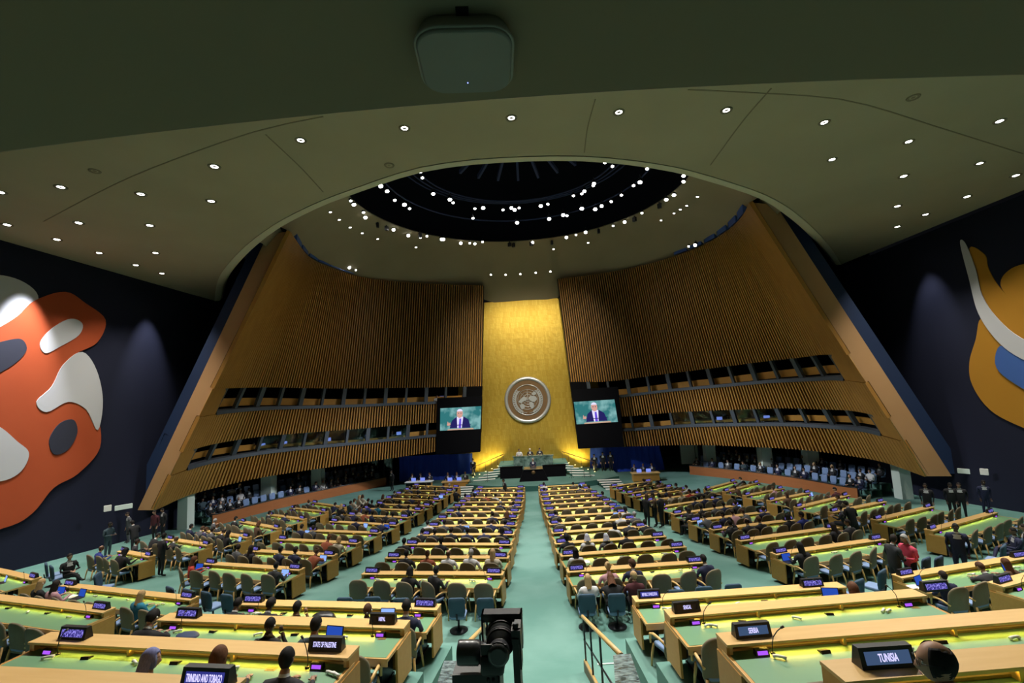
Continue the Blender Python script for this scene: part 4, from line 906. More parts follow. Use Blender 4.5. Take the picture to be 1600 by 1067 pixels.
# ================================================================== PEOPLE
def head_verts(nu=28, nv=20):
    rows = []
    for j in range(nv+1):
        th = PI*j/nv; row = []
        for i in range(nu):
            ph = 2*PI*i/nu; sx, cy_, cz = math.sin(th)*math.sin(ph), math.sin(th)*math.cos(ph), math.cos(th)
            x, y, z = .079*sx, .097*cy_, .117*cz
            if cz < 0:
                x *= 1-.30*(-cz)**1.4
                y *= 1-(.18 if cy_ < 0 else .05)*(-cz)
            d = math.remainder(ph, 2*PI); G_ = lambda a, b, s: math.exp(-((a-b)/s)**2)
            if cy_ > 0:
                y += .024*G_(d, 0, .17)*G_(z, -.025, .022)+.010*G_(d, 0, .12)*G_(z, .005, .02)
                y -= .009*(G_(d, .38, .17)+G_(d, -.38, .17))*G_(z, .012, .014)
                y += .005*G_(d, 0, .6)*G_(z, .036, .012)+.006*G_(d, 0, .28)*G_(z, -.062, .012)+.008*G_(d, 0, .3)*G_(z, -.098, .018)
            e = (G_(abs(d), 1.68, .15))*G_(z, -.008, .026); x += (1 if d > 0 else -1)*.020*e
            row.append(Vector((x, y, z)))
        rows.append(row)
    return rows
HV = head_verts()
def add_head(gg, T):
    rows = [[T @ p for p in r] for r in HV]; gg.grid(rows, 1, True, True)
    for s in (-1, 1):
        E = T @ Matrix.Translation((s*.030, .079, .012)); gg.lathe([(.0005, -.0095), (.007, -.007), (.0098, 0), (.007, .007), (.0005, .0095)], 10, 5, E)
        E = T @ Matrix.Translation((s*.030, .0868, .012)) @ RX; gg.lathe([(.0005, .002), (.004, .0015), (.0045, -.001)], 8, 6, E)
    gg.tube([T @ Vector((x, .0935-.9*x*x*6, -.064)) for x in (-.022, -.01, 0, .01, .022)], [.002, .004, .0045, .004, .002], 6, 7)
    for s in (-1, 1): gg.tube([T @ Vector((s*x, y, .034-.1*(x-.03)**2*20)) for x, y in ((.014, .0935), (.03, .090), (.048, .081))], .0028, 5, 6)
def hair_mesh(kind):
    gg = G(); nu = 28; T = Matrix.Identity(4)
    def pt(i, j, k, o=0): p = HV[j][i % nu]; return Vector((p.x*k, p.y*k-o, p.z*k+.006))
    def keep(d, z):
        a = abs(d)
        if kind == 'bald': return a > .95 and -.082 < z < .098-.045*((a-.95)/2.2)**1.5
        if kind == 'scarf': return not (a < .75 and -.11 < z < .062)
        lim = .058 if a < .7 else (.02 if a < 1.35 else (.01 if a < 1.9 else -.082))
        if kind in ('long', 'longcurl') and a > 1.35: lim = -.11
        return z > lim
    k = {'short': 1.075, 'bald': 1.035, 'shaved': 1.02, 'curly': 1.17, 'afro': 1.25, 'long': 1.10, 'longcurl': 1.15, 'bun': 1.08, 'scarf': 1.14, 'bob': 1.13, 'cap': 1.08}[kind]
    vs = [pt(i, j, k*(1+(.03*math.sin(i*2.3+j*1.7) if kind in ('curly', 'longcurl', 'afro') else .006*math.sin(i*3)))) for j in range(21) for i in range(nu)]; fs = []
    for j in range(20):
        for i in range(nu):
            d = math.remainder(2*PI*(i+.5)/nu, 2*PI); z = (HV[j][i].z+HV[j+1][i].z)/2
            if keep(d, z): fs.append((j*nu+i, j*nu+(i+1) % nu, (j+1)*nu+(i+1) % nu, (j+1)*nu+i))
    gg.add(vs, fs, 0, True)
    # close the hairline with an inner layer
    vs2 = [pt(i, j, .97) for j in range(21) for i in range(nu)]; n0 = len(vs); ed = {}
    for f in fs:
        for a, b in zip(f, f[1:]+f[:1]): ed[(a, b)] = 1
    gg.add(vs2, [], 0); q = n0
    for (a, b) in list(ed):
        if (b, a) not in ed: gg.f.append([a, b, b+q, a+q]); gg.m.append(0); gg.sm.append(True)
    drop = {'long': .36, 'longcurl': .30, 'bob': .17, 'scarf': .20}.get(kind)
    if drop:
        rows = []; n = 17
        for j in range(9):
            t = j/8; row = []
            for i in range(n):
                ph = 1.15+(2*PI-2.3)*i/(n-1); rx, ry = (.088+.03*t*(1 if kind != 'long' else .3), .104-.01*t) if kind != 'scarf' else (.09+.045*t, .105+.01*t)
                wv = 1+(.05*math.sin(i*1.9+j) if kind in ('longcurl',) else .012*math.sin(i*2.7))
                row.append(Vector((rx*math.sin(ph)*wv, ry*math.cos(ph)*wv-.02*t, .03-drop*t*(1.0 if kind != 'bob' else 1)*(.75+.25*abs(math.cos(ph/2)) if i not in (0, n-1) else .7))))
            rows.append(row)
        gg.grid(rows)
        gg.grid([[Vector((p.x*.86, p.y*.8, p.z)) for p in r] for r in rows]); gg.grid([rows[-1], [Vector((p.x*.86, p.y*.8, p.z)) for p in rows[-1]]])
        for e in (0, -1): gg.grid([[r[e] for r in rows], [Vector((r[e].x*.86, r[e].y*.8, r[e].z)) for r in rows]])
    if kind == 'bun': gg.lathe([(.001, -.045), (.03, -.035), (.046, 0), (.03, .035), (.001, .045)], 12, 0, Matrix.Translation((0, -.085, .085)))
    return gg
CLOTH = dict(navy=(.011, .015, .05), black=(.007, .007, .009), charcoal=(.02, .021, .025), grey=(.075, .078, .085), white=(.55, .55, .56), teal=(.015, .17, .27), red=(.42, .035, .02), pink=(.52, .05, .10), cream=(.48, .42, .32), maroon=(.06, .008, .013), brown=(.10, .055, .03), rust=(.28, .07, .03), rose=(.45, .25, .28), blue=(.02, .035, .22), slate=(.03, .055, .07))
SKIN = [(.42, .24, .16), (.33, .18, .11), (.17, .085, .05), (.07, .035, .022)]
HAIR = dict(black=(.006, .005, .005), dark=(.014, .009, .007), brown=(.05, .024, .012), auburn=(.075, .03, .014), blonde=(.32, .21, .10), grey=(.22, .215, .21), white=(.5, .5, .5), scarfgrey=(.30, .31, .36), scarfblue=(.12, .13, .26))
CM = {k: mat('cloth_'+k, v, .85) for k, v in CLOTH.items()}; SM = [mat('skin_tone_%s' % 'abcd'[i], c, .5) for i, c in enumerate(SKIN)]; HM = {k: mat('hair_'+k, v, .75, spec=.25, nz=((90, 90, 14), tuple(min(1, c*1.9+.004) for c in v), .3)) for k, v in HAIR.items()}
nt = HM['scarfblue'].node_tree
EW, ED, LIP = mat('eye_white', (.6, .6, .58), .3), mat('eye_dark', (.01, .008, .006), .3), mat('lip', (.25, .09, .08), .5)
def build_body(pose):
    V = []; E = []; tags = []
    def v(p, r): V.append((Vector(p), r)); return len(V)-1
    def e(a, b, m): E.append((a, b)); tags.append(m)
    sit = pose.startswith('sit'); H = .52 if sit else .95
    lean = {'sit_desk': .10, 'sit_low': .45, 'sit_back': -.16, 'sit_phone': .05, 'sit_turn': .05, 'sit_right': .05, 'sit_cross': -.1, 'stand': .02, 'stand_talk': .04, 'stand_bend': .35}.get(pose, 0)
    RL = Matrix.Translation((0, 0, H)) @ Matrix.Rotation(-lean, 4, 'X') @ Matrix.Translation((0, 0, -H))
    U = lambda x, y, z: RL @ Vector((x, y, H+z))
    pel = v((0, 0, H), .14 if sit else .135); sp = v(U(0, .01, .19), .125); ch = v(U(0, .02, .38), .14); nb = v(U(0, .015, .505), .075); nk = v(U(0, .03, .57), .060); nt_ = v(U(0, .045, .63), .058)
    e(pel, sp, 0); e(sp, ch, 0); e(ch, nb, 0); e(nb, nk, 3); e(nk, nt_, 1)
    hands = []
    for s in (-1, 1):
        shp = U(s*.19, 0, .45); sh = v(shp, .076); e(ch, sh, 0)
        if sit:
            if pose == 'sit_phone' and s > 0: el, wr = U(.27, .13, .22), U(.17, .17, .50)
            elif pose == 'sit_back' : el, wr = U(s*.27, .04, .20), Vector((s*.10, .30, .68))
            elif pose == 'sit_cross': el, wr = U(s*.25, .08, .2), Vector((s*.06, .33, .72))
            else: el, wr = U(s*.28, .14, .22)+Vector((0, .0, .0)), Vector((s*.15, .42, .80))
            if pose == 'sit_low': el = Vector((s*.30, .36, .80)); wr = Vector((s*.12, .50, .81))
        else:
            if pose == 'stand_talk' or (pose == 'stand_bend'): el, wr = U(s*.25, .03, .18), U(s*.12, .25, .20)
            else: el, wr = U(s*.225, -.02, .17), U(s*.215, .06, -.09)
        ei = v(el, .048); wi = v(wr, .031); e(sh, ei, 0); e(ei, wi, 0)
        d = (wr-el).normalized()
        if sit and pose not in ('sit_phone',): d = Vector((-s*.35, .9, -.05)).normalized() if pose not in ('sit_back', 'sit_cross') else Vector((-s*.5, .8, -.25)).normalized()
        if pose == 'sit_phone' and s > 0: d = Vector((-.4, .1, .9)).normalized()
        pm = v(wr+d*.065, .03); e(wi, pm, 1); hands.append((s, wr+d*.06, d))
        if sit:
            kn = Vector((s*.13, .45, .50)); an = Vector((s*.13, .44, .12))
            if pose == 'sit_cross' and s > 0: kn = Vector((.04, .46, .66)); an = Vector((-.16, .66, .36))
            hp = v((s*.095, .04, H-.03), .098); ki = v(kn, .066); ai = v(an, .045)
            tp = v(an+(Vector((s*.01, .17, -.06)) if not (pose == 'sit_cross' and s > 0) else Vector((-.03, .15, .02))), .036)
        else:
            hp = v((s*.09, 0, H-.07), .10); ki = v((s*.10, .02, .50), .064); ai = v((s*.105, -.02, .10), .045); tp = v((s*.13, .14, .04), .036)
        e(pel, hp, 2); e(hp, ki, 2); e(ki, ai, 2); e(ai, tp, 4)
    me = bpy.data.meshes.new('skin'); me.from_pydata([p for p, _ in V], E, []); o = bpy.data.objects.new('skin', me); C.objects.link(o)
    md_ = o.modifiers.new('s', 'SKIN'); md_.use_smooth_shade = True; o.modifiers.new('u', 'SUBSURF').levels = 1
    for i, (p, r) in enumerate(V): me.skin_vertices[0].data[i].radius = (r, r); me.skin_vertices[0].data[i].use_root = (i == 0)
    dg_ = bpy.context.evaluated_depsgraph_get(); ev = bpy.data.meshes.new_from_object(o.evaluated_get(dg_)); bpy.data.objects.remove(o)
    gg = G(); vs = [x.co.copy() for x in ev.vertices]; inv = RL.inverted()
    for i, p in enumerate(vs):     # broaden the trunk
        q = inv @ p
        if H-.05 < q.z < H+.47 and abs(q.x) < .24 and abs(q.y) < .2: q.x *= 1+.26*math.sin(PI*(q.z-H+.05)/.56); q.y *= .92; vs[i] = RL @ q
    fm = []
    for p in ev.polygons:
        c = sum((vs[i] for i in p.vertices), Vector())/len(p.vertices); best = None
        for (a, b), m in zip(E, tags):
            A_, ra = V[a]; B_, rb = V[b]; ab = B_-A_; t_ = max(0, min(1, (c-A_).dot(ab)/ab.length_squared)); dd = (c-(A_+ab*t_)).length-(ra+(rb-ra)*t_)
            if best is None or dd < best[0]: best = (dd, m)
        m = best[1]; q = inv @ c
        if m == 0 and q.y > .06 and abs(q.x) < .055*(q.z-H-.02)/.45 and q.z > H+.12: m = 3
        fm.append(m)
    n0 = len(gg.v); gg.v += [tuple(p) for p in vs]
    for p, m in zip(ev.polygons, fm): gg.f.append([i for i in p.vertices]); gg.m.append(m); gg.sm.append(True)
    bpy.data.meshes.remove(ev)
    for s, w0, d in hands:         # four fingers and a thumb, rooted in the palm
        up_ = Vector((0, 0, 1)) if abs(d.z) < .8 else Vector((0, -1, 0)); sd = d.cross(up_).normalized(); dn = d.cross(sd).normalized()
        if dn.z > 0 and abs(d.z) < .8: dn = -dn
        for k in range(4):
            L = (.070, .082, .078, .060)[k]*.95; r0 = w0+sd*(-.027+.018*k)*1+d*.01
            gg.tube([r0, r0+d*.035, r0+d*(.035+L*.5)+dn*.006, r0+d*(.03+L*.85)+dn*.026], [.0095, .0092, .008, .006], 6, 1)
        th = sd*(-1 if (sd.x*s > 0) else 1); b0 = w0-d*.02+th*.02
        gg.tube([b0, b0+th*.028+d*.02, b0+th*.036+d*.05+dn*.008], [.012, .010, .007], 6, 1)
    yaw = {'sit_turn': .9, 'sit_right': -1.2, 'stand_talk': .25}.get(pose, 0); pit = {'sit_low': .55, 'sit_desk': .18, 'sit_phone': .15, 'stand_bend': .4, 'sit_back': -.02}.get(pose, .05)
    HT = Matrix.Translation(V[nt_][0]+Vector((0, .018+.03*math.sin(lean), .075))) @ Matrix.Rotation(yaw, 4, 'Z') @ Matrix.Rotation(-pit-lean*.4, 4, 'X')
    add_head(gg, HT)
    return gg.mesh('person', [CM['navy'], SM[0], CM['black'], CM['white'], M['black'], EW, ED, LIP]), HT
BODY = {}; HAIRM = {}; HEADZ = {}
def person(pose, hair, hcol, coat, skin, loc, rz, label, group=None, trousers=None, shirt=None, sc=1.0):
    if pose not in BODY: BODY[pose] = build_body(pose)
    if hair not in HAIRM: HAIRM[hair] = hair_mesh(hair).mesh('hair', HM['black'])
    me, HT = BODY[pose]; o = obj('person', me, None, loc, rz); o.scale = (sc*1.04, sc, sc)
    def setm(o_, i, m): o_.material_slots[i].link = 'OBJECT'; o_.material_slots[i].material = m
    setm(o, 0, CM[coat]); setm(o, 1, SM[skin]); setm(o, 2, CM[trousers or ('black' if coat not in ('navy', 'charcoal', 'grey', 'slate') else coat)]); setm(o, 3, CM[shirt or ('white' if coat in ('navy', 'black', 'charcoal', 'grey') else coat)])
    h = obj('hair' if hair != 'scarf' else 'headscarf', HAIRM[hair], o); h.matrix_local = HT; setm(h, 0, HM[hcol])
    tag(o, label, 'person', group); return o
def earpiece(o, pose, s=1):
    h = obj('earpiece', G().lathe([(.008, 0), (.015, .0), (.016, .010), (.010, .016)], 12, 0, BODY[pose][1] @ Matrix.Translation((s*.088, -.005, -.005)) @ Matrix.Rotation(s*PI/2, 4, 'Y')).mesh('earpiece', 'white'), o)
#=====PART6
# seated delegates, by the place of the head in the hall: x y hair haircolour coat [pose]
PPL = '''620 855 short black black;676 860 bun brown rust;711 860 bald brown white;741 875 short grey white;777 870 long blonde cream;650 862 short black black;678 836 short black charcoal;693 833 afro black black;732 835 short black navy;761 833 short black navy;786 834 bob black black;660 826 curly black black;671 820 short black white;691 821 short black grey;711 826 short dark black;721 821 short black black;765 819 short dark navy;787 822 short black navy;778 804 short dark navy;799 806 longcurl auburn black;785 789 bald grey navy;802 788 short black navy;712 793 short black navy;742 779 curly black black;756 777 bun dark rust;774 778 short dark white;726 776 short black rose;808 773 short black black;737 766 short black navy
667 908 short black black;629 912 bob black black
881 842 afro black black;916 848 scarf scarfgrey white;944 845 scarf scarfgrey grey;986 848 short black black;902 865 longcurl black white;990 871 curly brown navy sit_turn;949 882 bun blonde rose;1104 870 short black navy;969 828 long black white;988 827 short dark charcoal;1022 823 short black black;870 806 short black navy;873 817 short black charcoal;972 794 bob black white;969 811 bun blonde white;996 808 short grey grey;851 768 short black navy;848 758 short dark white;900 757 short black navy;911 764 short black navy;938 773 short dark charcoal;923 763 short black black
363 853 short dark grey sit_turn;381 860 long dark black;437 857 short black navy;452 862 short dark navy;490 862 bun brown rust;434 875 short black charcoal;508 845 bun auburn rust;534 843 bob blonde cream;492 832 short dark grey;468 818 short dark navy;445 805 short black navy;417 803 short black charcoal;404 818 bob auburn brown;356 822 longcurl black black;370 820 short black black;340 830 bald dark black;294 825 short black navy;304 830 short brown grey;275 823 bald brown charcoal;318 820 short brown navy;330 822 curly dark grey;334 812 short grey grey;338 820 bald brown charcoal;284 882 longcurl auburn red;465 785 short black navy;484 786 short brown grey;518 793 short black navy;537 802 short black charcoal;555 812 short dark navy;548 783 short black blue
557 814 short dark navy;594 821 short dark navy;612 806 short black navy;600 805 short black black;570 808 curly black rust;596 794 short black teal;576 797 short black blue;638 789 short dark navy;654 788 bob auburn maroon;546 785 short black slate;552 782 curly brown cream;560 776 bob blonde cream;566 774 bob brown cream;580 770 short black black;590 765 longcurl brown cream;606 770 short black charcoal;636 763 bald brown navy;650 768 short black black;662 755 short dark brown;676 765 short black navy;700 763 short grey black;712 765 short black black;532 790 long blonde black;600 780 short black black;622 783 short black charcoal;640 775 short dark navy;668 778 short black black;686 770 short dark navy;560 795 bob brown cream;585 788 short black navy;658 762 short brown charcoal;690 757 short dark navy;616 765 short black black;574 782 short dark brown
154 848 bald brown blue sit_desk;183 859 short black black;213 862 bob black black;225 846 short black black;212 845 curly dark charcoal;42 920 long blonde black;82 920 long dark rose;232 915 long blonde teal;357 945 short black black sit_low;455 955 short black black sit_phone;392 955 curly black black sit_low;390 985 shaved black black sit_phone;475 975 short black slate;575 967 shaved brown navy;573 950 long black black;638 940 short black navy;195 970 curly black black sit_low;345 1030 long auburn black;430 1032 short black charcoal;217 1046 scarf scarfblue slate sit_right
1090 794 short black black;1103 803 short dark grey;1112 812 short black navy;1128 799 short black navy;1137 790 short dark charcoal;1145 798 short dark rose;1166 793 short brown grey;1184 789 bald brown navy;1139 825 short black charcoal;1143 813 curly black black;1172 826 bald dark charcoal;1188 813 short brown black;1240 805 bob black black;1262 815 curly black blue;1299 835 long dark black;1311 828 short dark charcoal;1260 860 long black black;1304 790 short dark black;1315 792 short dark charcoal;1305 765 short dark maroon;1158 770 short black brown;1163 752 short dark black;1204 758 short brown rose;1222 780 longcurl brown brown;1070 792 short black charcoal;1078 798 short black black;1090 786 curly black navy;1106 802 short dark grey;1050 770 bob auburn cream;1041 775 short black navy;1079 765 curly dark red;990 763 short dark navy;1013 752 short black black;1028 758 bob black rose;1074 750 short dark white;1033 772 short black charcoal;1044 766 bald dark grey;1062 772 bob blonde cream;1098 788 short black navy;1058 756 short black black;1003 762 short dark slate;1020 762 short black navy;1086 756 short dark charcoal;1120 788 short black navy;1104 776 short dark black
1479 892 short dark navy sit_phone;1528 890 short brown charcoal;1545 880 long auburn brown;1327 903 longcurl auburn black;1597 868 bob black charcoal'''
HW = dict(short='short-haired', bun='bun-wearing', long='long-haired', longcurl='wavy-haired', bald='balding', shaved='shaven-headed', curly='curly-haired', afro='full-haired', bob='bob-haired', scarf='headscarfed')
cand = [s for s in seats if not s.get('off') or s['D']['i'] == 0]
for s in cand: s['hq'] = proj(s['p']+Matrix.Rotation(s['rz'], 3, 'Z') @ Vector((0, .12, 1.19)))
SPECIAL = {(1470, 1038): 'balding man in black at the bottom right beside the TUNISIA nameplate', (217, 1046): 'person in a patterned blue headscarf at the lower left edge of a desk', (232, 915): 'long-haired woman in a bright teal jacket, near-left block', (284, 882): 'person with auburn curls in a red jacket, far-left block',
 (575, 967): 'bald man in a navy suit beside the NEPAL nameplate', (475, 975): 'man in dark slate in front of the open black laptop', (430, 1032): 'black-haired man in charcoal at the bottom left desk', (345, 1030): 'auburn long-haired woman behind the TRINIDAD AND TOBAGO nameplate', (1479, 892): 'man in a navy suit with hand at his face, near-right block'}
seen = {}
for ent in PPL.replace('\n', ';').split(';'):
    f = ent.split(); px, py = int(f[0]), int(f[1]); hair, hc, coat = f[2:5]; pose = f[5] if len(f) > 5 else random.choice(('sit_desk', 'sit_desk', 'sit_low', 'sit_turn' if py < 850 else 'sit_desk'))
    if hair in ('long', 'longcurl', 'bob', 'scarf') and pose == 'sit_low': pose = 'sit_desk'
    best = min((s for s in cand if not s['used']), key=lambda s: math.hypot(s['hq'][0]-px, (s['hq'][1]-py)))
    dist = math.hypot(best['hq'][0]-px, best['hq'][1]-py); lim = 12+(py-740)*.12
    sk = random.choice((0, 0, 1, 1, 2, 3)) if hc == 'black' else random.choice((0, 0, 0, 1))
    if hair in ('shaved', 'afro'): sk = 3
    if hc == 'blonde': sk = 0
    if dist < lim:
        best['used'] = True; p, rz = best['p'], best['rz']; wh = '%s seat, %s' % (ORD[best['k']+1], best['D']['ph'])
    else:
        p = atf(px, py, 1.24); p = Vector((p.x, p.y-.1, fl(p.y-.1))); D, _x = nearest_desk(px, py); rz = D['rz']+random.uniform(-.3, .3)
        wh = 'by the %s' % D['ph']
        if not (lambda r: any((s['p']-p).length < .45 and s['used'] for s in cand))(0): pass
    hcl = hc.replace('scarf', '') if hair == 'scarf' else hc
    lb_ = SPECIAL.get((px, py)) or '%s %s person in %s, %s' % (hcl, HW[hair], coat, wh)
    if lb_ in seen: seen[lb_] += 1; lb_ = lb_.replace(' person', ' leaning person' if seen[lb_] == 2 else ' turned person')
    else: seen[lb_] = 1
    o = person(pose, hair, hc, coat, sk, p, rz, lb_, 'seated delegates', sc=random.uniform(.97, 1.03))
    if (px, py) in ((1470, 1038), (575, 967), (195, 970), (390, 985), (42, 920)): earpiece(o, pose, 1 if px != 1470 else -1)
p = aty(1472, 1042, 3.1); z0 = p.z-1.19
o = person('sit_turn', 'bald', 'black', 'black', 0, (p.x, 3.0, z0), .35, SPECIAL[(1470, 1038)]); earpiece(o, 'sit_turn', 1); HT = BODY['sit_turn'][1]; gg = G()
for s in (-1, 1):
    gg.tube([HT @ Vector((s*.083, -.02, .015)), HT @ Vector((s*.08, .07, .02)), HT @ Vector((s*.06, .098, .018))], .002, 5)
    gg.tube([HT @ Vector((s*.033+.024*math.cos(a), .104, .01+.02*math.sin(a))) for a in [2*PI*k/14 for k in range(15)]], .0018, 5)
obj('eyeglasses', gg.mesh('eyeglasses', 'steel'), o)
# people in the side seating
DENS = lambda wd, x: (.8 if x < 400 else (.25 if x < 480 else .6)) if wd == 'left' else (.42 if x < 1130 else .5)
for s in tseats:
    if random.random() < DENS(s['wd'], s['q'][0]):
        hair, hc = random.choice((('short', 'black'), ('short', 'dark'), ('short', 'brown'), ('bald', 'brown'), ('long', 'dark'), ('bob', 'blonde'), ('short', 'grey'), ('curly', 'black')))
        coat = random.choice(('black', 'black', 'navy', 'navy', 'charcoal', 'charcoal', 'grey', 'white', 'slate'))
        person(random.choice(('sit_back', 'sit_back', 'sit_cross', 'sit_turn')), hair, hc, coat, random.choice((0, 0, 1, 2)), s['p']-Vector((0, 0, .05)), s['rz'],
               '%s %s spectator in %s, %s from near end, %s tier, %s side' % (hc, HW[hair], coat, ORD[s['k']+1], ORD[s['tier']+1], s['wd']), 'spectators in the side seats')
# people on the blue side chairs near the camera
for px, py, hair, hc, coat, pose, rz, lb_ in ((919, 903, 'long', 'blonde', 'white', 'sit_desk', .1, 'long-haired blonde person in white on the blue aisle chair'), (957, 902, 'longcurl', 'auburn', 'black', 'sit_low', .05, 'wavy auburn-haired person in black on the second blue aisle chair'), (990, 898, 'short', 'blonde', 'maroon', 'sit_turn', 0, 'fair-haired person in a maroon sweater beside the aisle chairs'),
    (113, 868, 'short', 'dark', 'black', 'sit_cross', -2.0, 'cross-legged person in black facing the desks near the left wall'), (1578, 828, 'shaved', 'black', 'navy', 'sit_cross', 1.2, 'man in a navy suit with crossed legs at the far right'), (1592, 822, 'short', 'dark', 'black', 'sit_back', .9, 'person in black seated at the right picture edge')):
    p = atf(px, py, 1.24); person(pose, hair, hc, coat, 0 if hc != 'black' else 2, (p.x, p.y-.1, fl(p.y-.1)), rz, lb_)
# standing people, by head top and facing
for px, py, hair, hc, coat, pose, rz, sk, lb_ in (
    (253, 834, 'short', 'black', 'black', 'stand_talk', -.4, 2, 'standing man in a black suit at the far-left desks'), (170, 816, 'short', 'black', 'slate', 'stand_talk', -1.6, 3, 'standing man in slate grey by the left mural wall'), (202, 800, 'short', 'dark', 'grey', 'stand', 2.6, 1, 'standing man in grey with papers by the left wall'), (212, 812, 'short', 'black', 'black', 'stand_bend', 1.2, 2, 'dark figure leaning beside the man in grey'), (243, 797, 'bun', 'dark', 'maroon', 'stand', 3.0, 1, 'standing person in maroon by the left pillar'), (256, 794, 'short', 'black', 'black', 'stand', 2.8, 2, 'standing person in black by the left pillar'),
    (1330, 783, 'short', 'dark', 'black', 'stand_bend', .2, 0, 'man in a black suit standing with his back turned, far-right block'), (1391, 836, 'short', 'dark', 'charcoal', 'stand_talk', -1.5, 1, 'dark-suited man talking to the woman in pink'), (1416, 835, 'bob', 'grey', 'pink', 'stand_talk', 1.7, 1, 'standing woman in a bright pink jacket'), (1491, 817, 'shaved', 'black', 'navy', 'stand', 2.6, 3, 'tall man in a navy suit and tie standing by the far-right desk'),
    (1482, 754, 'short', 'black', 'black', 'stand', 2.9, 3, 'guard in black standing under the right panel end'), (1497, 754, 'short', 'dark', 'black', 'stand', 2.5, 1, 'second guard in black under the right panel end'), (1512, 737, 'short', 'dark', 'slate', 'stand_talk', 2.2, 1, 'photographer in slate blue by the right doorway'), (1534, 750, 'shaved', 'black', 'navy', 'stand', 2.9, 3, 'man in a dark blue suit walking in from the right'), (1445, 755, 'short', 'black', 'black', 'stand', 2.4, 2, 'person in black beside the right pillar'),
    (1008, 772, 'long', 'brown', 'black', 'stand_talk', -1.0, 0, 'woman in black standing between the right blocks'), (1022, 770, 'short', 'dark', 'brown', 'stand_talk', 1.2, 1, 'man in brown standing between the right blocks'), (1031, 771, 'short', 'black', 'black', 'stand', .8, 1, 'person in black standing behind the pair, right blocks'), (788, 748, 'short', 'black', 'black', 'stand', 2.0, 2, 'dark figure walking in front of the stage'),
    (739, 716, 'short', 'black', 'black', 'stand', 2.9, 1, 'guard in black at the left edge of the golden wall'), (928, 709, 'short', 'black', 'black', 'stand', 3.0, 1, 'guard in black before the right blue curtain, first'), (941, 706, 'short', 'dark', 'black', 'stand', 3.1, 0, 'guard in black before the right blue curtain, second'), (953, 705, 'short', 'dark', 'black', 'stand', 3.2, 0, 'guard with folded hands before the right blue curtain, third'),
    (612, 735, 'curly', 'black', 'black', 'stand', 2.6, 2, 'dark standing figure by the left blue curtain')):
    if py < 740 and px in (739, 928, 941, 953, 612): y = 43.5 if px != 612 else 41; p = aty(px, py, y); p = Vector((p.x, p.y, p.z-1.78))
    else: p = atf(px, py, 1.76); p.z = fl(p.y)
    p.z = max(p.z, -.0)
    o = person(pose, hair, hc, coat, sk, p, rz, lb_)
p = Vector((-.2, 41.25, DZ)); person('stand_talk', 'bald', 'grey', 'navy', 0, p, PI, 'suited speaker standing at the black rostrum')
for px, coat, hair, hc, lb_ in ((811, 'white', 'short', 'dark', 'person in white seated at the left of the marble desk'), (828, 'black', 'short', 'white', 'white-haired man in black seated at the middle of the marble desk'), (843, 'charcoal', 'short', 'dark', 'person in charcoal seated at the right of the marble desk')):
    b = aty(px, 703, 43.75); person('sit_desk', hair, hc, coat, 0, (b.x, 43.75, 1.46), PI, lb_)
    c = copytree(chair0); c.location = (b.x, 43.75, 1.42); c.rotation_euler[2] = PI; tag(c, 'chair of the %s' % lb_.replace('seated at the ', 'on the '), 'chair')
# side tables with reporters near the stage
for px, py, lb_ in ((655, 752, 'round pale table before the left blue curtain'), (712, 754, 'beige desk left of the stage steps'), (1008, 738, 'wooden table before the right blue curtain')):
    b = aty(px, py, 40.5); o = tag(empty('side_table', (b.x, 40.5, 0)), lb_, 'table'); h = max(.7, b.z)
    obj('tabletop', G().box(-1.2, 1.2, -.4, .4, h-.05, h).mesh('tabletop', 'paper' if px < 700 else 'oak'), o); obj('front', G().box(-1.1, 1.1, -.35, -.3, .05, h-.05).mesh('front', 'oakd' if px > 700 else 'black'), o)
    for s in (-1, 1): obj('leg', G().box(s*1.05-.04, s*1.05+.04, -.3, .35, 0, h-.05).mesh('leg', 'oakd'), o)
    for k in range(3):
        x = b.x-.8+.8*k; person('sit_desk', random.choice(('short', 'bob')), random.choice(('black', 'dark', 'brown')), random.choice(('black', 'navy', 'charcoal')), random.choice((0, 1, 2)), (x, 41.25, max(0, h-.74)), PI+random.uniform(-.4, .4), 'seated person at the %s, %s from the left' % (lb_.split(' before')[0].split(' left of')[0], ORD[k+1]))
        if k < 2: m_ = obj('monitor', G().box(-.2, .2, 0, .03, .02, .30).mesh('monitor', 'monitor'), None, (x+.3, 40.5, h)); tag(m_, 'small lit monitor on the %s, %s' % (lb_.split(' before')[0].split(' left of')[0], ORD[k+1]), 'monitor')
# booth people and lit monitors
for F, N, V_, ts, wd, k0 in ((FL_, NL_, VL_, ((.33, 'charcoal'), (.42, 'black'), (.62, 'grey'), (.72, 'white')), 'left', 1), (FR_, NR_, VR_, ((.30, 'charcoal'), (.36, 'white'), (.62, 'black')), 'right', 1)) if False else ():
    pass
def booth(F, N, vz, t, coat, label, depth=1.35):
    n_ = N(t, .3); p = F(t, vz)-n_*depth; p.z = F(t, vz).z-.52
    person('sit_desk', 'short', random.choice(('dark', 'brown', 'grey')), coat, 0, p, math.atan2(-n_.x, n_.y), label)
    q = F(t+.022, vz)-n_*.95; q.z = F(t, vz).z+.42; o = obj('booth_monitor', G().box(-.22, .22, -.015, .015, 0, .28).mesh('booth_monitor', 'monitor'), None, q, math.atan2(-n_.x, n_.y)+.3); tag(o, 'small lit monitor beside the %s' % label, 'monitor')
for t, c in ((.27, 'grey'), (.33, 'black'), (.46, 'grey'), (.58, 'white'), (.68, 'charcoal')): booth(FL_, NL_, lerp(.12, .078, t), t, c, 'interpreter in %s in the lower left booth, %s' % (c, {.27: 'outermost', .33: 'second in', .46: 'middle', .58: 'fourth in', .68: 'innermost'}[t]))
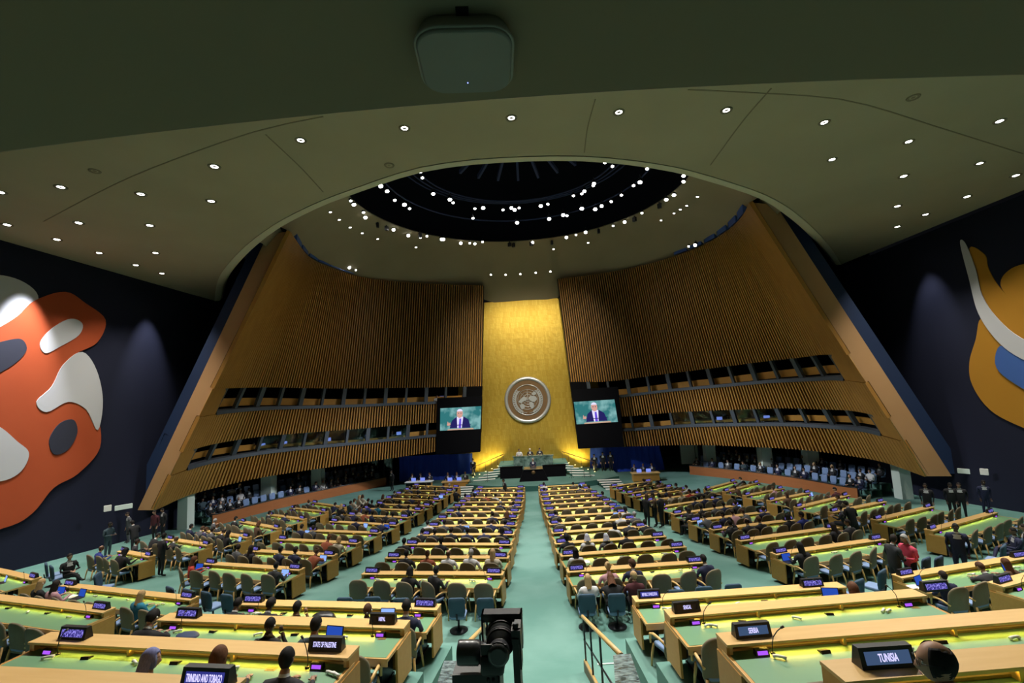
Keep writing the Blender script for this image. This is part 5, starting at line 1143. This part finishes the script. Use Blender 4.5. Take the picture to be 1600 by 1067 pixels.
for t, c in ((.30, 'white'), (.36, 'grey'), (.50, 'black')): booth(FR_, NR_, lerp(.12, .078, t), t, c, 'interpreter in %s in the lower right booth' % c)
t = .83; booth(FL_, NL_, lerp(.325, .265, t), t, 'white', 'person in white in the upper left booth', .6)
for px, py, y, w_, h_, lb_ in ((168, 794, 24.6, .16, .16, 'small white box on the left wall by the panel end'), (193, 792, 27.2, .42, .14, 'pale green lit sign under the left panel end'), (1538, 737, 26.5, .17, .17, 'small white box on the right wall by the panel end'), (1507, 736, 28.6, .3, .14, 'dim green sign behind the right photographer')):
    c = aty(px, py, y); s_ = -1 if px < 800 else 1
    if abs(c.x) > 24.8: c = atx(px, py, s_*24.9)
    o = obj('wall_sign', plate([(w_*2, h_*2, .03, 0), (w_*2, h_*2, .03, .05), (w_*1.9, h_*1.85, .03, .06)], 3).mesh('wall_sign', 'white' if 'white' in lb_ else 'pillar'), None, c); o.rotation_euler = (PI/2, 0, -s_*.9); tag(o, lb_, 'sign')
# ================================================================== FOREGROUND: camera, railings, marble blocks
cp = aty(768, 1010, 3.05)
cam_o = tag(empty('broadcast_camera', cp, -.03), 'black remote broadcast camera on its pan and tilt mount, bottom centre', 'camera')
def cpart(nm, gg, m, par=cam_o): return obj(nm, gg.mesh(nm, m), par)
S_ = 3.05/711  # metres per picture pixel at the camera's distance
def Lc(px, py, dy=0): q = aty(px, py, 3.05+dy)-cp; return q
# hood, open towards the stage and seen from behind
hx, hz = 31*S_, 24*S_; hc_ = Lc(784, 984, .10)
hood = G()
for x0, x1, z0, z1 in ((-hx, hx, hz-.012, hz), (-hx, hx, -hz, -hz+.012), (-hx, -hx+.012, -hz, hz), (hx-.012, hx, -hz, hz)): hood.box(hc_.x+x0, hc_.x+x1, hc_.y-.02, hc_.y+.07, hc_.z+z0, hc_.z+z1)
hood.box(hc_.x-hx, hc_.x+hx, hc_.y-.02, hc_.y-.01, hc_.z+hz*.55, hc_.z+hz)
cpart('matte_box', hood, 'satin')
LT = Matrix.Translation((hc_.x, hc_.y-.12, hc_.z-.015)) @ Matrix.Rotation(-PI/2, 4, 'X')
lens_ = cpart('lens_barrel', G().lathe([(.045, -.16), (.062, -.15), (.064, -.08), (.05, -.075), (.05, -.03), (.078, -.02), (.082, .03), (.09, .035), (.094, .1), (.1, .11), (.1, .14)], 32, 0, LT), 'satin')
for z0, r_ in ((-.12, .0655), (.0, .084), (.02, .0845), (.07, .0965)): obj('focus_ring', G().lathe([(r_-.006, z0-.008), (r_+.002, z0-.008), (r_+.002, z0+.008), (r_-.006, z0+.008)], 32, 0, LT).mesh('focus_ring', 'black'), lens_)
b0 = Lc(772, 1024, -.05); cpart('camera_body', plate([(.125, .16, .015, -.055), (.14, .175, .02, -.045), (.14, .175, .02, .05), (.125, .16, .015, .055)], 4), 'black').location = b0+Vector((0, -.03, 0))
pl = cpart('side_motor', G().box(.06, .115, -.03, .08, -.03, .05), 'black'); pl.location = Lc(785, 995, -.05)
obj('motor_knob', G().lathe([(.018, 0), (.02, .02), (.012, .03)], 14).mesh('motor_knob', 'steel'), pl).location = (.085, 0, .05)
b1 = Lc(734, 1020, -.04); dr = cpart('tilt_drive', G().lathe([(.05, -.075), (.068, -.07), (.07, -.06), (.07, .055), (.062, .06), (.062, .075)], 28, 0, Matrix.Rotation(PI/2, 4, 'Y')), 'satin'); dr.location = b1
obj('drive_collar', G().lathe([(.04, .08), (.055, .082), (.055, .11), (.04, .112)], 24, 0, Matrix.Rotation(PI/2, 4, 'Y')).mesh('drive_collar', 'steel'), dr)
cpart('pedestal_housing', G().box(-.175, .12, -.08, .1, -.75, -.115).box(-.12, .12, -.06, .08, -1.3, -.7), 'black').location = Lc(752, 1012)
cpart('yoke_arm', G().box(-.02, .02, -.09, .07, -.4, .09).box(-.012, .03, -.06, .05, -.1, .14), 'black').location = Lc(808, 1010)
cpart('rear_plate', G().box(-.08, .075, -.012, 0, -.05, .045), 'black').location = Lc(774, 1018, -.14)
lab_ = cpart('maker_label', G().box(-.022, .022, -.003, 0, -.005, .005), mat('label_grey', (.45, .45, .45), .5)); lab_.location = Lc(776, 1009, -.153); lab_['label'] = 'small pale maker label'
for k, (px, py) in enumerate(((779, 1047), (764, 1063), (772, 1063))): cpart('connector', G().lathe([(.008, -.02), (.011, -.018), (.011, .01), (.006, .015)], 10), 'steel').location = Lc(px, py, -.15)
cpart('cable', G().tube([Lc(779, 1050, -.15), Lc(781, 1065, -.17), Lc(775, 1085, -.15), Lc(770, 1120, -.1)], .006, 6), 'steel')
# railings along the aisle steps
def railing(side, top0, top1, low0, y0, y1, word):
    a, b = aty(*top0, y0), aty(*top1, y1); root = tag(empty('stair_railing', (a.x, a.y, fl(a.y))), 'oak-topped black metal railing on the %s of the aisle steps' % word, 'railing'); R_ = root.location
    obj('handrail', G().tube([a-R_, lerp(a, b, .5)-R_, b-R_], .038, 8).mesh('handrail', 'oak'), root)
    f0, f1 = fl(a.y), fl(b.y)-.1
    for t in (.03, .27, .55): q = lerp(a, b, t); zb = lerp(f0, f1, t)+.02; obj('post', G().box(-.018, .018, -.018, .018, zb-q.z, -.02).mesh('post', 'black'), root).location = q-R_
    obj('mid_rail', G().tube([Vector((a.x, a.y, lerp(f0, a.z, .58)))-R_, Vector((b.x, b.y, lerp(f1, b.z, .5)))-R_], .018, 6).mesh('mid_rail', 'black'), root)
    q0, q1 = Vector((a.x, a.y, f0)), Vector((b.x, b.y, f1)); e = Vector((.04, 0, 0))
    obj('stringer', G().hexa([q0-e-R_-Vector((0, 0, .1)), q0-e-R_+Vector((0, 0, .22)), q0+e-R_-Vector((0, 0, .1)), q0+e-R_+Vector((0, 0, .22)), q1-e-R_-Vector((0, 0, .3)), q1-e-R_+Vector((0, 0, .1)), q1+e-R_-Vector((0, 0, .3)), q1+e-R_+Vector((0, 0, .1))]).mesh('stringer', 'tan'), root)
    obj('stringer_cap', G().tube([q0-R_+Vector((0, 0, .23)), q1-R_+Vector((0, 0, .11))], .035, 6).mesh('stringer_cap', 'oak'), root)
railing(1, (910, 963), (971, 1024), 0, 11.0, 7.0, 'right')
railing(-1, (757, 978), (722, 1014), 0, 10.2, 7.2, 'left')
for pts, wd in ((((958, 1023), (985, 1021), (1004, 1075), (962, 1078)), 'right'), (((694, 1032), (716, 1032), (712, 1090), (676, 1090)), 'left')):
    q = [aty(*pts[0], 6.9), aty(*pts[1], 6.9), aty(*pts[2], 5.2), aty(*pts[3], 5.2)]; c = q[0].copy()
    gg = G().prism([p-c for p in q], (0, 0, -1.9)); o = obj('marble_wall_end', gg.mesh('marble_wall_end', 'marbleb'), None, c); tag(o, 'dark green veined marble wall end, %s of the broadcast camera' % wd, 'marble wall')
for (x0, y0), (x1, y1), wd in (((934, 1039), (1008, 1034), 'right of the camera'), ((678, 1043), (700, 1042), 'left of the camera')):
    a, b = atf(x0, y0, .008), atf(x1, y1, .008); gg = G().prism([Vector((0, 0, 0)), b-a, b-a+Vector((0, .05, -.008)), Vector((0, .05, -.008))], (0, 0, .012)); o = obj('step_marking', gg.mesh('step_marking', 'stripw'), None, a); tag(o, 'white step-edge strip on the carpet %s' % wd, 'floor strip')
# shaded darker carpet tiles of the step landing
